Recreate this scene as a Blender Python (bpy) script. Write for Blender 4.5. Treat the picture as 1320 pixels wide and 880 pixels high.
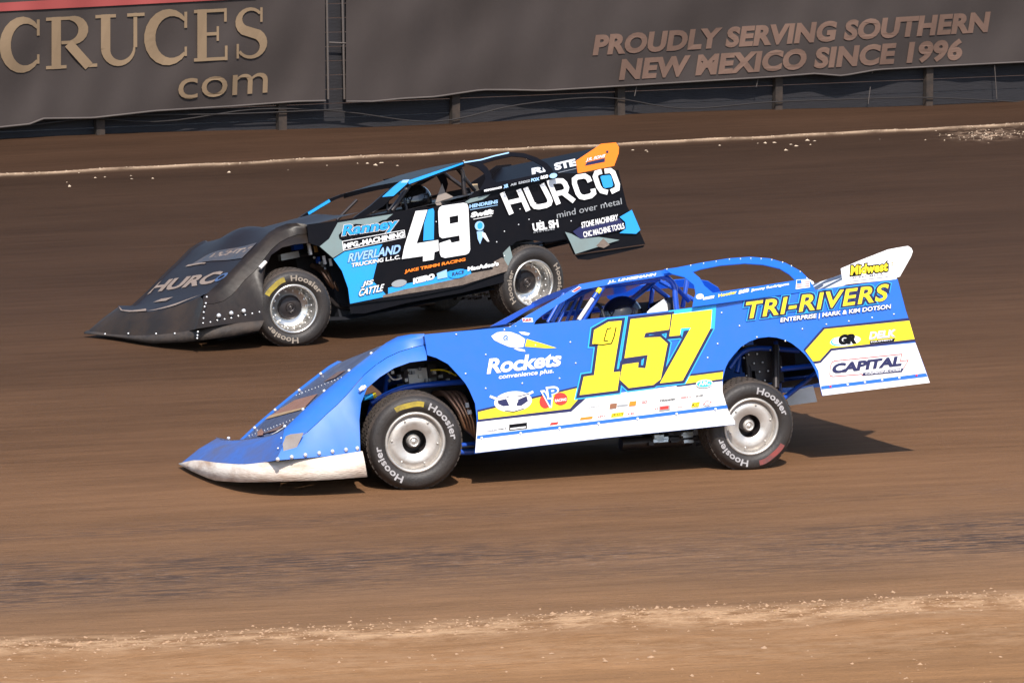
import bpy, bmesh, math, random
import numpy as np
from mathutils import Vector, Matrix
from mathutils.geometry import tessellate_polygon
random.seed(7); rng = np.random.default_rng(7)
for o in list(bpy.data.objects): bpy.data.objects.remove(o)
sc = bpy.context.scene

# ------------------------------------------------------------------ camera
FP, HC, HY = 5500.0, 4.94, -243.0            # focal length in photo pixels, eye height, horizon row
PITCH = math.atan((440 - HY) / FP)
cam = bpy.data.cameras.new('Camera'); camo = bpy.data.objects.new('Camera', cam)
sc.collection.objects.link(camo); sc.camera = camo
cam.sensor_width = 36.0; cam.lens = 36.0 * FP / 1320; cam.clip_start = 0.5; cam.clip_end = 5000
camo.location = (0, 0, HC); camo.rotation_euler = (math.pi / 2 - PITCH, 0, 0)
# ------------------------------------------------------------------ world + sun
SUN_DIR = Vector((-0.10, 0.84, -1.0)).normalized()      # travel direction of the light
el = math.asin(-SUN_DIR.z); az = math.atan2(-SUN_DIR.x, -SUN_DIR.y)
w = bpy.data.worlds.new('World'); sc.world = w; w.use_nodes = True
nt = w.node_tree; nt.nodes.clear()
sky = nt.nodes.new('ShaderNodeTexSky'); sky.sky_type = 'NISHITA'; sky.sun_disc = False
sky.sun_elevation = el; sky.sun_rotation = az
bg = nt.nodes.new('ShaderNodeBackground'); bg.inputs[1].default_value = 0.15
wo = nt.nodes.new('ShaderNodeOutputWorld')
nt.links.new(sky.outputs[0], bg.inputs[0]); nt.links.new(bg.outputs[0], wo.inputs[0])
sun = bpy.data.lights.new('floodlight_sun', 'SUN'); sun.energy = 4.0; sun.angle = math.radians(1.0)
sun.color = (1.0, 0.93, 0.84)
suno = bpy.data.objects.new('floodlight_sun', sun); sc.collection.objects.link(suno)
suno.rotation_euler = SUN_DIR.to_track_quat('-Z', 'Y').to_euler(); suno.location = (0, 0, 30)
sc.view_settings.view_transform = 'Standard'; sc.view_settings.look = 'None'
sc.view_settings.exposure = 0.55; sc.view_settings.gamma = 1.0

# ------------------------------------------------------------------ helpers
_p = PITCH
CF = np.array([0, math.cos(_p), -math.sin(_p)]); CU = np.array([0, math.sin(_p), math.cos(_p)])
CX = np.array([1.0, 0, 0]); CC = np.array([0, 0, HC])
def ray(px, py): return CF + CX * (px - 660) / FP - CU * (py - 440) / FP
def ground(px, py, z=0.0):
    d = ray(px, py); return CC + d * ((z - HC) / d[2])

class Fr:
    """car body frame: f forward, l left, u up; origin on the ground under the middle of the car"""
    def __init__(s, px, py, yaw, pitch, roll):
        y, pt, r = map(math.radians, (yaw, pitch, roll))
        f = np.array([-math.cos(y), -math.sin(y), 0]); l = np.array([math.sin(y), -math.cos(y), 0]); u = np.array([0, 0, 1.0])
        s.gf, s.gl, s.yaw = f, l, y
        f2 = f * math.cos(pt) - u * math.sin(pt); u2 = u * math.cos(pt) + f * math.sin(pt)
        s.f = f2; s.l = l * math.cos(r) + u2 * math.sin(r); s.u = u2 * math.cos(r) - l * math.sin(r)
        s.O = ground(px, py) - l * .95
        s.k = 0.0; s.u0 = 0.0
    def w(s, x, l, u): return s.O + s.f * x + s.l * l + s.u * u
    def at(s, px, py, lat, off=0.0, k=0.0, u0=0.0):
        n = s.l - s.u * k; d = ray(px, py)
        t = ((s.O - CC) @ n + lat - k * u0) / (d @ n)
        return CC + d * t + n / np.linalg.norm(n) * off
    def b(s, px, py, lat, **kw):
        v = s.at(px, py, lat, **kw) - s.O
        return np.array([v @ s.f, v @ s.l, v @ s.u])
    def mir(s, P, drop=0.0):
        v = P - s.O; return s.w(v @ s.f, -(v @ s.l), v @ s.u - drop)

class MB:
    def __init__(s): s.v = []; s.f = []; s.m = []; s.sm = []
    def add(s, vs, fs, m=0, smooth=False):
        o = len(s.v); s.v += [tuple(float(c) for c in p) for p in vs]
        for f in fs: s.f.append(tuple(i + o for i in f)); s.m.append(m); s.sm.append(smooth)
    def grid(s, rows, m=0, smooth=True, closed=False):
        n = len(rows[0]); vs = [p for r in rows for p in r]; fs = []
        for i in range(len(rows) - 1):
            for j in range(n if closed else n - 1):
                k = (j + 1) % n
                fs.append((i * n + j, i * n + k, (i + 1) * n + k, (i + 1) * n + j))
        s.add(vs, fs, m, smooth)
    def prism(s, front, back, loops, m=0):
        """front/back: point lists over all loops (outer first); loops: list of lists of 2D points"""
        tri = tessellate_polygon([[Vector((p[0], p[1], 0)) for p in lp] for lp in loops])
        n = len(front)
        s.add(front, tri, m); s.add(back, [t[::-1] for t in tri], m)
        o = 0
        for lp in loops:
            k = len(lp)
            idx = [(o + i, o + (i + 1) % k) for i in range(k)]
            s.add([front[i] for i in range(n)] + [back[i] for i in range(n)], [(a, b_, b_ + n, a + n) for a, b_ in idx], m)
            o += k
    def box(s, c, ax, h, m=0):
        c = np.array(c, float); ax = [np.array(a, float) for a in ax]
        vs = [c + ax[0] * h[0] * i + ax[1] * h[1] * j + ax[2] * h[2] * k for i in (-1, 1) for j in (-1, 1) for k in (-1, 1)]
        s.add(vs, [(0, 1, 3, 2), (4, 6, 7, 5), (0, 4, 5, 1), (2, 3, 7, 6), (0, 2, 6, 4), (1, 5, 7, 3)], m)
    def tube(s, pts, r, n=8, m=0, sub=0):
        pts = [np.array(p, float) for p in pts]
        if sub:
            q = []
            for i in range(len(pts) - 1):
                p0, p1, p2, p3 = pts[max(i - 1, 0)], pts[i], pts[i + 1], pts[min(i + 2, len(pts) - 1)]
                for t in np.linspace(0, 1, sub, endpoint=False):
                    q.append(.5 * (2 * p1 + (p2 - p0) * t + (2 * p0 - 5 * p1 + 4 * p2 - p3) * t * t + (3 * p1 - p0 - 3 * p2 + p3) * t ** 3))
            pts = q + [pts[-1]]
        rows = []; ref = np.array([0.31, 0.17, 0.93])
        for i, p in enumerate(pts):
            d = pts[min(i + 1, len(pts) - 1)] - pts[max(i - 1, 0)]; d /= np.linalg.norm(d) + 1e-9
            a = np.cross(d, ref); a /= np.linalg.norm(a); b = np.cross(d, a)
            rr = r[i] if hasattr(r, '__len__') else r
            rows.append([p + (a * math.cos(t) + b * math.sin(t)) * rr for t in np.linspace(0, 2 * math.pi, n, endpoint=False)])
        s.grid(rows, m, True, True)
        s.add(rows[0], [tuple(range(n))], m); s.add(rows[-1], [tuple(range(n))[::-1]], m)
    def lathe(s, c, o, up, prof, n=48, m=0, smooth=True):
        o = np.array(o, float); up = np.array(up, float); t = np.cross(up, o)
        rows = [[c + o * a + (up * math.cos(q) + t * math.sin(q)) * r for q in np.linspace(0, 2 * math.pi, n, endpoint=False)] for r, a in prof]
        s.grid(rows, m, smooth, True)
    def ball(s, c, r, m=0, n=6):
        c = np.array(c, float); r = np.array(r if hasattr(r, '__len__') else (r, r, r), float); rows = []
        for i in range(n + 1):
            th = math.pi * i / n
            rows.append([c + r * np.array([math.sin(th) * math.cos(q), math.sin(th) * math.sin(q), math.cos(th)]) for q in np.linspace(0, 2 * math.pi, n * 2, endpoint=False)])
        s.grid(rows, m, True, True)
    def build(s, name, mats, parent=None, label=None, kind=None, weld=False):
        me = bpy.data.meshes.new(name)
        vs = s.v
        if parent is not None:
            inv = np.array(wmat(parent).inverted()); V = np.array(vs); V = V @ inv[:3, :3].T + inv[:3, 3]; vs = V.tolist()
        me.from_pydata(vs, [], s.f)
        for mt in (mats if isinstance(mats, (list, tuple)) else [mats]): me.materials.append(mt)
        me.polygons.foreach_set('material_index', s.m); me.polygons.foreach_set('use_smooth', s.sm)
        if weld:
            bm = bmesh.new(); bm.from_mesh(me); bmesh.ops.remove_doubles(bm, verts=bm.verts, dist=1e-4); bm.to_mesh(me); bm.free()
        me.update()
        o = bpy.data.objects.new(name, me); sc.collection.objects.link(o)
        if parent is not None: o.parent = parent
        if label: o['label'] = label
        if kind: o['kind'] = kind
        return o
def wmat(o):
    m = o.matrix_basis.copy()
    while o.parent: o = o.parent; m = o.matrix_basis @ m
    return m
def thing(name, label, cat, loc, rz=0.0, group=None):
    o = bpy.data.objects.new(name, None); sc.collection.objects.link(o)
    o.location = tuple(float(c) for c in loc); o.rotation_euler = (0, 0, rz); o.empty_display_size = .3
    o['label'] = label; o['category'] = cat
    if group: o['group'] = group
    return o
def tag(o, label, cat, group=None):
    o['label'] = label; o['category'] = cat
    if group: o['group'] = group
    return o
def Z(x0, y0, s, pts): return [(x0 + x / s, y0 + y / s) for x, y in pts]
def resample(pts, n):
    P = np.array(pts, float); d = np.r_[0, np.cumsum(np.linalg.norm(np.diff(P, axis=0), axis=1))]
    t = np.linspace(0, d[-1], n); return np.stack([np.interp(t, d, P[:, i]) for i in range(P.shape[1])], 1)
def smoothed(pts, n):
    """Catmull-Rom through the points then even resampling"""
    P = [np.array(p, float) for p in pts]; q = []
    for i in range(len(P) - 1):
        p0, p1, p2, p3 = P[max(i - 1, 0)], P[i], P[i + 1], P[min(i + 2, len(P) - 1)]
        for t in np.linspace(0, 1, 8, endpoint=False):
            q.append(.5 * (2 * p1 + (p2 - p0) * t + (2 * p0 - 5 * p1 + 4 * p2 - p3) * t * t + (3 * p1 - p0 - 3 * p2 + p3) * t ** 3))
    q.append(P[-1]); return resample(q, n)
def offset(poly, d):
    P = np.array(poly, float)
    A = .5 * np.sum(P[:, 0] * np.roll(P[:, 1], -1) - np.roll(P[:, 0], -1) * P[:, 1]); sg = 1 if A > 0 else -1
    out = []
    for i in range(len(P)):
        a = P[i] - P[i - 1]; b = P[(i + 1) % len(P)] - P[i]
        a /= np.linalg.norm(a) + 1e-9; b /= np.linalg.norm(b) + 1e-9
        na = np.array([a[1], -a[0]]) * sg; nb = np.array([b[1], -b[0]]) * sg
        m = na + nb; m /= np.linalg.norm(m) + 1e-9; c = max(m @ na, .55)
        out.append(tuple(P[i] + m * d / c))
    return out
def ribbon(pts, wd, closed=False):
    """list of quads along a polyline; wd a number or one per point"""
    P = [np.array(p, float) for p in pts]; n = len(P); L = []; R = []
    for i in range(n):
        a = P[i] - P[i - 1] if (i or closed) else P[1] - P[0]
        b = P[(i + 1) % n] - P[i] if (i < n - 1 or closed) else a
        a = a / (np.linalg.norm(a) + 1e-9); b = b / (np.linalg.norm(b) + 1e-9)
        na = np.array([-a[1], a[0]]); nb = np.array([-b[1], b[0]]); m = na + nb; m /= np.linalg.norm(m) + 1e-9
        h = (wd[i] if hasattr(wd, '__len__') else wd) / 2 / max(m @ na, .5)
        L.append(tuple(P[i] + m * h)); R.append(tuple(P[i] - m * h))
    return [[L[i], L[(i + 1) % n], R[(i + 1) % n], R[i]] for i in range(n if closed else n - 1)]
_tc = {}
def text_geo(s, bold=0.0, spacing=1.0):
    key = (s, bold, spacing)
    if key in _tc: return _tc[key]
    cu = bpy.data.curves.new('t', 'FONT'); cu.body = s; cu.offset = bold; cu.space_character = spacing; cu.resolution_u = 4
    o = bpy.data.objects.new('t', cu); sc.collection.objects.link(o)
    dg = bpy.context.evaluated_depsgraph_get(); me = o.evaluated_get(dg).to_mesh()
    V = np.array([(v.co.x, v.co.y) for v in me.vertices]); Fc = [tuple(p.vertices) for p in me.polygons]
    o.evaluated_get(dg).to_mesh_clear(); bpy.data.objects.remove(o); bpy.data.curves.remove(cu)
    _tc[key] = (V, Fc); return _tc[key]
class Decal:
    """flat vinyl graphics on one plane; every shape sits 0.4 mm above the one before"""
    def __init__(s, at, base=.003): s.at = at; s.mb = MB(); s.h = base
    def up(s): s.h += .0004
    def poly(s, pts, m, holes=()):
        loops = [list(map(tuple, pts))] + [list(map(tuple, h)) for h in holes]
        tri = tessellate_polygon([[Vector((p[0], p[1], 0)) for p in lp] for lp in loops])
        s.mb.add([s.at(p[0], p[1], s.h) for lp in loops for p in lp], tri, m); s.up()
    def quads(s, qs, m):
        for q in qs: s.mb.add([s.at(p[0], p[1], s.h) for p in q], [(0, 1, 2, 3)], m)
        s.up()
    def text(s, st, bl, br, tl, m, bold=0.02, spacing=1.0, bb=None):
        V, Fc = text_geo(st, bold, spacing)
        V0, _ = text_geo(st, 0.02 if bb is None else bb, spacing)
        mn, mx = V0.min(0), V0.max(0); q = (V - mn) / (mx - mn)
        bl, br, tl = map(lambda p: np.array(p, float), (bl, br, tl))
        s.mb.add([s.at(*(bl + (br - bl) * a + (tl - bl) * b), s.h) for a, b in q], Fc, m); s.up()
    def ell(s, c, rx, ry, m, rot=0.0, n=20):
        cs, sn = math.cos(rot), math.sin(rot)
        s.poly([(c[0] + rx * math.cos(t) * cs - ry * math.sin(t) * sn, c[1] + rx * math.cos(t) * sn + ry * math.sin(t) * cs) for t in np.linspace(0, 2 * math.pi, n, endpoint=False)], m)
    def build(s, name, mats, parent, label=None): return s.mb.build(name, mats, parent, label)
    def flush(s, name, mats, parent, label=None):
        if s.mb.f: s.mb.build(name, mats, parent, label)
        s.mb = MB()

# ------------------------------------------------------------------ materials
def srgb(r, g, b):
    f = lambda c: (c / 255 / 12.92) if c / 255 <= .04045 else ((c / 255 + .055) / 1.055) ** 2.4
    return (f(r), f(g), f(b), 1)
def mat(name, col, rough=.5, metal=0.0, dirt=0.0, dirtcol=(.16, .10, .065, 1), dscale=6.0, coat=0.0, bump=0.0, bscale=40.0, spec=.5, stretch=(1, 1, 1), var=.0):
    m = bpy.data.materials.new(name); m.use_nodes = True; N = m.node_tree.nodes; L = m.node_tree.links
    b = N['Principled BSDF']; b.inputs['Base Color'].default_value = (*col[:3], 1); b.inputs['Roughness'].default_value = rough
    b.inputs['Metallic'].default_value = metal; b.inputs['Coat Weight'].default_value = coat; b.inputs['Coat Roughness'].default_value = .08
    b.inputs['Specular IOR Level'].default_value = spec
    if dirt or bump or var:
        tc = N.new('ShaderNodeTexCoord'); mp = N.new('ShaderNodeMapping'); mp.inputs['Scale'].default_value = stretch
        L.new(tc.outputs['Object'], mp.inputs[0])
    if dirt or var:
        n1 = N.new('ShaderNodeTexNoise'); n1.inputs['Scale'].default_value = dscale; n1.inputs['Detail'].default_value = 8; n1.inputs['Roughness'].default_value = .65
        L.new(mp.outputs[0], n1.inputs['Vector'])
        r = N.new('ShaderNodeMapRange'); r.inputs[1].default_value = .38; r.inputs[2].default_value = .72; r.inputs[3].default_value = dirt * .25; r.inputs[4].default_value = dirt
        L.new(n1.outputs['Fac'], r.inputs[0])
        mx = N.new('ShaderNodeMix'); mx.data_type = 'RGBA'; mx.inputs[6].default_value = (*col[:3], 1); mx.inputs[7].default_value = dirtcol
        L.new(r.outputs[0], mx.inputs[0]); L.new(mx.outputs[2], b.inputs['Base Color'])
        r2 = N.new('ShaderNodeMapRange'); r2.inputs[3].default_value = rough; r2.inputs[4].default_value = min(rough + .45, 1)
        L.new(r.outputs[0], r2.inputs[0]); L.new(r2.outputs[0], b.inputs['Roughness'])
        if metal:
            r3 = N.new('ShaderNodeMapRange'); r3.inputs[3].default_value = metal; r3.inputs[4].default_value = 0; L.new(r.outputs[0], r3.inputs[0]); L.new(r3.outputs[0], b.inputs['Metallic'])
    if bump:
        n2 = N.new('ShaderNodeTexNoise'); n2.inputs['Scale'].default_value = bscale; n2.inputs['Detail'].default_value = 5
        L.new(mp.outputs[0], n2.inputs['Vector'])
        bp = N.new('ShaderNodeBump'); bp.inputs['Strength'].default_value = bump; bp.inputs['Distance'].default_value = .02
        L.new(n2.outputs['Fac'], bp.inputs['Height']); L.new(bp.outputs[0], b.inputs['Normal'])
    return m
BLUE = mat('blue_gloss_paint', (.008, .128, .62), .34, dirt=.07, dscale=9, coat=.5, bump=.10, bscale=3.5)
BLUEN = mat('blue_nose_plastic', (.014, .145, .58), .45, dirt=.16, dscale=5, coat=.08, bump=.03, bscale=4, dirtcol=(.17, .13, .12, 1))
BLUEF = mat('dusty_blue_nose', (.014, .11, .46), .45, dirt=.95, dscale=3.0, dirtcol=(.085, .085, .13, 1), bump=.08, bscale=10)
BLUED = mat('blue_tube_paint', (.012, .075, .45), .35, coat=.3)
NAVY = mat('navy_vinyl', (.012, .012, .07), .35, dirt=.04)
CYAN = mat('cyan_vinyl', (.03, .42, .88), .35)
YEL = mat('yellow_vinyl', (.93, .70, .012), .4, dirt=.03)
WHITE = mat('white_vinyl', (.82, .81, .80), .4, dirt=.04)
WHITED = mat('dusty_white_panel', (.78, .74, .70), .5, dirt=.28, dscale=7, dirtcol=(.30, .20, .14, 1), stretch=(1, 1, 3))
WHITEV = mat('dirty_white_valance', (.80, .74, .66), .5, dirt=.95, dscale=4.0, dirtcol=(.34, .22, .15, 1), bump=.3, bscale=30, stretch=(1, 1, 3))
BLACKV = mat('black_vinyl', (.0045, .0045, .006), .5, spec=.10)
RED = mat('red_vinyl', (.62, .03, .02), .45)
ORANGE = mat('orange_vinyl', (.95, .22, .008), .4)
BROWNV = mat('brown_vinyl', (.28, .10, .04), .45, dirt=.4)
GREYV = mat('grey_vinyl', (.30, .31, .32), .5)
BLACKP = mat('black_gloss_paint', (.0040, .0042, .0062), .42, dirt=.02, spec=.10, bump=.02, bscale=3)
HOODB = mat('black_hood', (.010, .007, .008), .5, dirt=.12, dscale=4, dirtcol=(.05, .03, .03, 1), spec=.2)
TYREWB = mat('dusty_tan_lettering', (.36, .30, .24), .7, dirt=.5, dscale=25, dirtcol=(.12, .10, .085, 1))
BLACKN = mat('dusty_black_nose', (.010, .008, .007), .36, dirt=.32, dscale=4, dirtcol=(.060, .038, .026, 1), spec=.3, bump=.15, bscale=12)
BLACKD = mat('dirty_black_valance', (.014, .012, .011), .55, dirt=.7, dscale=8, dirtcol=(.085, .060, .045, 1), bump=.3, bscale=25)
BLACKF = mat('mud_dusted_black_nose', (.011, .009, .008), .5, dirt=.6, dscale=3.5, dirtcol=(.060, .038, .026, 1), spec=.3, bump=.12, bscale=14)
DIRTV = mat('dried_mud_film', (.10, .075, .06), .9, dirt=.7, dscale=9, dirtcol=(.27, .21, .17, 1), bump=.5, bscale=30)
SAGE = mat('sage_grey_vinyl', (.19, .26, .26), .5, dirt=.25)
LBLUE = mat('light_blue_vinyl', (.012, .33, .82), .4, dirt=.12)
PALEB = mat('pale_blue_vinyl', (.30, .50, .75), .4)
ALU = mat('dusty_aluminium', (.62, .60, .57), .38, 1.0, dirt=.55, dscale=9, dirtcol=(.42, .36, .31, 1), bump=.15, bscale=20)
ALUB = mat('bright_aluminium', (.80, .78, .74), .25, 1.0, dirt=.25, dscale=12, dirtcol=(.45, .38, .32, 1))
STEEL = mat('rivet_steel', (.85, .85, .85), .3, .6)
DARK = mat('dark_steel', (.02, .02, .024), .4, .5, dirt=.2)
DARKI = mat('dark_interior', (.012, .013, .018), .6)
COPPER = mat('hot_header_pipe', (.50, .27, .16), .3, 1.0, dirt=.3, dscale=10, dirtcol=(.08, .05, .04, 1))
RUBBER = mat('tyre_rubber', (.017, .0155, .0155), .5, dirt=.30, dscale=6, dirtcol=(.075, .055, .043, 1), bump=.2, bscale=60)
TREAD = mat('dusty_tyre_tread', (.032, .027, .024), .75, dirt=.65, dscale=9, dirtcol=(.095, .065, .048, 1), bump=.5, bscale=45)
TYREW = mat('worn_white_lettering', (.46, .45, .46), .6, dirt=.5, dscale=25, dirtcol=(.16, .13, .12, 1))
TYREY = mat('yellow_paint_mark', (.50, .37, .03), .6, dirt=.85, dscale=14, dirtcol=(.10, .08, .05, 1))
TYRER = mat('red_paint_mark', (.30, .05, .04), .6, dirt=.95, dscale=14, dirtcol=(.09, .06, .06, 1))
HELM = mat('black_helmet', (.012, .010, .009), .12, coat=.6)
SUIT = mat('dark_fire_suit', (.02, .022, .03), .85, bump=.2, bscale=20)
SEATM = mat('seat_padding', (.75, .74, .72), .7)
GREYSEAT = mat('grey_seat_padding', (.30, .25, .22), .8)
RUSTY = mat('scraped_plastic', (.30, .28, .27), .7, dirt=.5)
HOODD = mat('dark_tinted_hood', (.010, .014, .085), .30, dirt=.45, dscale=4.5, dirtcol=(.055, .026, .024, 1), coat=.2)

# ------------------------------------------------------------------ ground
def vof(x, y): return y / (1 + .0101 * x)
def gz(x, y):
    v = vof(x, y)
    z = .035 * math.exp(-((v - 25.75) / .22) ** 2) * (0.7 + .5 * math.sin(x * 2.3) * math.sin(x * .9 + 1)) + .02 * math.exp(-((v - 25.2) / .25) ** 2) * math.sin(x * 3.1)
    z += .04 * math.exp(-((v - 62.4) / .3) ** 2) * (1 + .25 * math.sin(x * 3.7) * math.sin(x * 1.3))
    if v > 64: z += .10 * min((v - 64) / 6, 1) * (1 + .9 * math.sin(x * .45 + 1.2) * math.sin(x * .23))
    if 23 < v < 30: z += .004 * math.sin(v * 9 + math.sin(x * .7)) 
    return z
def lin(*segs):
    out = []
    for a, b, n in segs: out += list(np.linspace(a, b, n, endpoint=False))
    return out + [segs[-1][1]]
xs = lin((-900, -40, 8), (-40, -10, 16), (-10, 12, 180), (12, 45, 16), (45, 900, 8))
vs_ = lin((-900, 0, 6), (0, 22, 8), (22, 30, 90), (30, 60, 60), (60, 66, 60), (66, 80, 20), (80, 1500, 10))
mb = MB(); rows = []
for v in vs_:
    r = []
    for x in xs:
        y = v * (1 + .0101 * max(-60, min(60, x))); r.append((x, y, gz(max(-60, min(60, x)), y) if abs(x) < 60 and v < 75 else 0.0))
    rows.append(r)
mb.grid(rows)
def dirt_material():
    m = bpy.data.materials.new('clay_track'); m.use_nodes = True; N = m.node_tree.nodes; L = m.node_tree.links; b = N['Principled BSDF']
    b.inputs['Roughness'].default_value = .85; b.inputs['Specular IOR Level'].default_value = .04
    tc = N.new('ShaderNodeTexCoord'); sp = N.new('ShaderNodeSeparateXYZ'); L.new(tc.outputs['Object'], sp.inputs[0])
    def math_(op, a, b_=None):
        n = N.new('ShaderNodeMath'); n.operation = op
        for i, q in enumerate((a, b_)):
            if q is None: continue
            if isinstance(q, (int, float)): n.inputs[i].default_value = q
            else: L.new(q, n.inputs[i])
        return n.outputs[0]
    v = math_('DIVIDE', sp.outputs[1], math_('ADD', math_('MULTIPLY', sp.outputs[0], .0101), 1.0))
    cm = N.new('ShaderNodeCombineXYZ'); L.new(sp.outputs[0], cm.inputs[0]); L.new(v, cm.inputs[1])
    def noise(sx, sy, scale, det=6, ro=.6):
        mp = N.new('ShaderNodeMapping'); mp.inputs['Scale'].default_value = (sx, sy, 1); L.new(cm.outputs[0], mp.inputs[0])
        n = N.new('ShaderNodeTexNoise'); n.inputs['Scale'].default_value = scale; n.inputs['Detail'].default_value = det; n.inputs['Roughness'].default_value = ro
        L.new(mp.outputs[0], n.inputs['Vector']); return n.outputs['Fac']
    wob = noise(.25, .6, 1.0, 4)
    vw = math_('ADD', v, math_('MULTIPLY', math_('SUBTRACT', wob, .5), 1.1))
    # zones across the track: dry loose apron to bank, light falloff painted into colour
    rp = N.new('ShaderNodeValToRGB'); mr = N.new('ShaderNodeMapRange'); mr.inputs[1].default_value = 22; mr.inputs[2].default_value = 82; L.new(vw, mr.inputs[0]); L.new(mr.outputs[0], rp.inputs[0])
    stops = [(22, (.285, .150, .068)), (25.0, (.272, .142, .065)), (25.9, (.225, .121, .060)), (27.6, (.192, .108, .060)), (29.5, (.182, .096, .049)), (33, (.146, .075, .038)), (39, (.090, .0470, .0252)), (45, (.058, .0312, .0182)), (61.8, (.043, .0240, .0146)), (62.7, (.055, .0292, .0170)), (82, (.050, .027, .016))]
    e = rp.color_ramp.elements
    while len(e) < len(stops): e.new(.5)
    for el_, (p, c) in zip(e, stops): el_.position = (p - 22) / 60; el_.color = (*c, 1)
    st = noise(.30, 3.0, 2.2, 9, .66); st2 = noise(1.1, 8, 3.4, 8, .66); fine = noise(1, 1.4, 34, 5, .7)
    var = math_('ADD', math_('MULTIPLY', st, .85), math_('ADD', math_('MULTIPLY', st2, .45), math_('MULTIPLY', fine, .45)))
    pat = noise(.16, .5, 1.0, 6, .6)
    var = math_('ADD', math_('MULTIPLY', math_('SUBTRACT', var, .875), 1.05), math_('ADD', math_('MULTIPLY', math_('SUBTRACT', pat, .5), .9), 1.0))
    mul = N.new('ShaderNodeMix'); mul.data_type = 'RGBA'; mul.blend_type = 'MULTIPLY'; mul.inputs[0].default_value = 1
    L.new(rp.outputs[0], mul.inputs[6]); L.new(var, mul.inputs[7])
    # dark rubber streaks in the groove
    def band(c, wd):
        q = math_('DIVIDE', math_('SUBTRACT', vw, c), wd); return math_('EXPONENT', math_('MULTIPLY', math_('MULTIPLY', q, q), -1))
    rub = noise(1.0, 5.6, 3.0, 11, .78)
    t = N.new('ShaderNodeMapRange'); t.inputs[1].default_value = .44; t.inputs[2].default_value = .56; L.new(rub, t.inputs[0])
    big = noise(.10, .7, 1.3, 3); tb = N.new('ShaderNodeMapRange'); tb.inputs[1].default_value = .35; tb.inputs[2].default_value = .6; L.new(big, tb.inputs[0])
    zone = math_('MINIMUM', math_('ADD', band(28.0, .75), math_('MULTIPLY', band(29.9, .35), .45)), 1.0)
    mk = math_('MINIMUM', math_('MULTIPLY', math_('MULTIPLY', t.outputs[0], zone), math_('ADD', math_('MULTIPLY', tb.outputs[0], .95), .35)), .92)
    m2 = N.new('ShaderNodeMix'); m2.data_type = 'RGBA'; L.new(mk, m2.inputs[0]); L.new(mul.outputs[2], m2.inputs[6]); m2.inputs[7].default_value = (.048, .036, .034, 1)
    # pale smeared clay flakes in the groove
    fl = noise(.9, 9, 7, 8, .75); tf = N.new('ShaderNodeMapRange'); tf.inputs[1].default_value = .57; tf.inputs[2].default_value = .66; L.new(fl, tf.inputs[0])
    m3 = N.new('ShaderNodeMix'); m3.data_type = 'RGBA'; L.new(math_('MULTIPLY', math_('MULTIPLY', tf.outputs[0], zone), .85), m3.inputs[0]); L.new(m2.outputs[2], m3.inputs[6]); m3.inputs[7].default_value = (.36, .26, .20, 1)
    # pale dry crust on the inner berm and on the lip by the fence
    cr = noise(1.1, 2.0, 3.2, 10, .74); tcx = N.new('ShaderNodeMapRange'); tcx.inputs[1].default_value = .42; tcx.inputs[2].default_value = .58; L.new(cr, tcx.inputs[0])
    c1 = math_('MULTIPLY', math_('ADD', band(25.7, .30), math_('MULTIPLY', band(24.7, .5), .35)), tcx.outputs[0])
    m4 = N.new('ShaderNodeMix'); m4.data_type = 'RGBA'; L.new(math_('MINIMUM', c1, 1.0), m4.inputs[0]); L.new(m3.outputs[2], m4.inputs[6]); m4.inputs[7].default_value = (.48, .30, .17, 1)
    q = math_('DIVIDE', math_('SUBTRACT', v, 62.35), .15); lip = math_('EXPONENT', math_('MULTIPLY', math_('MULTIPLY', q, q), -1))
    lipn = noise(.8, .3, 2.2, 5); tl = N.new('ShaderNodeMapRange'); tl.inputs[1].default_value = .30; tl.inputs[2].default_value = .55; L.new(lipn, tl.inputs[0])
    m5 = N.new('ShaderNodeMix'); m5.data_type = 'RGBA'; L.new(math_('MULTIPLY', lip, tl.outputs[0]), m5.inputs[0]); L.new(m4.outputs[2], m5.inputs[6]); m5.inputs[7].default_value = (.46, .32, .21, 1)
    qx = math_('DIVIDE', math_('SUBTRACT', sp.outputs[0], 7.35), .55); qv = math_('DIVIDE', math_('SUBTRACT', v, 61.1), .85)
    blob = math_('EXPONENT', math_('MULTIPLY', math_('ADD', math_('MULTIPLY', qx, qx), math_('MULTIPLY', qv, qv)), -1))
    pn = noise(2.2, 1.3, 2.6, 8, .7); tp = N.new('ShaderNodeMapRange'); tp.inputs[1].default_value = .46; tp.inputs[2].default_value = .60; L.new(pn, tp.inputs[0])
    m6 = N.new('ShaderNodeMix'); m6.data_type = 'RGBA'; L.new(math_('MULTIPLY', blob, tp.outputs[0]), m6.inputs[0]); L.new(m5.outputs[2], m6.inputs[6]); m6.inputs[7].default_value = (.36, .24, .16, 1)
    L.new(m6.outputs[2], b.inputs['Base Color'])
    h = math_('ADD', math_('MULTIPLY', fine, .5), math_('ADD', math_('MULTIPLY', st2, .8), math_('MULTIPLY', rub, .6)))
    bp = N.new('ShaderNodeBump'); bp.inputs['Strength'].default_value = .75; bp.inputs['Distance'].default_value = .03; L.new(h, bp.inputs['Height']); L.new(bp.outputs[0], b.inputs['Normal'])
    return m
g = mb.build('dirt_track', dirt_material(), kind='structure')

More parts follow.
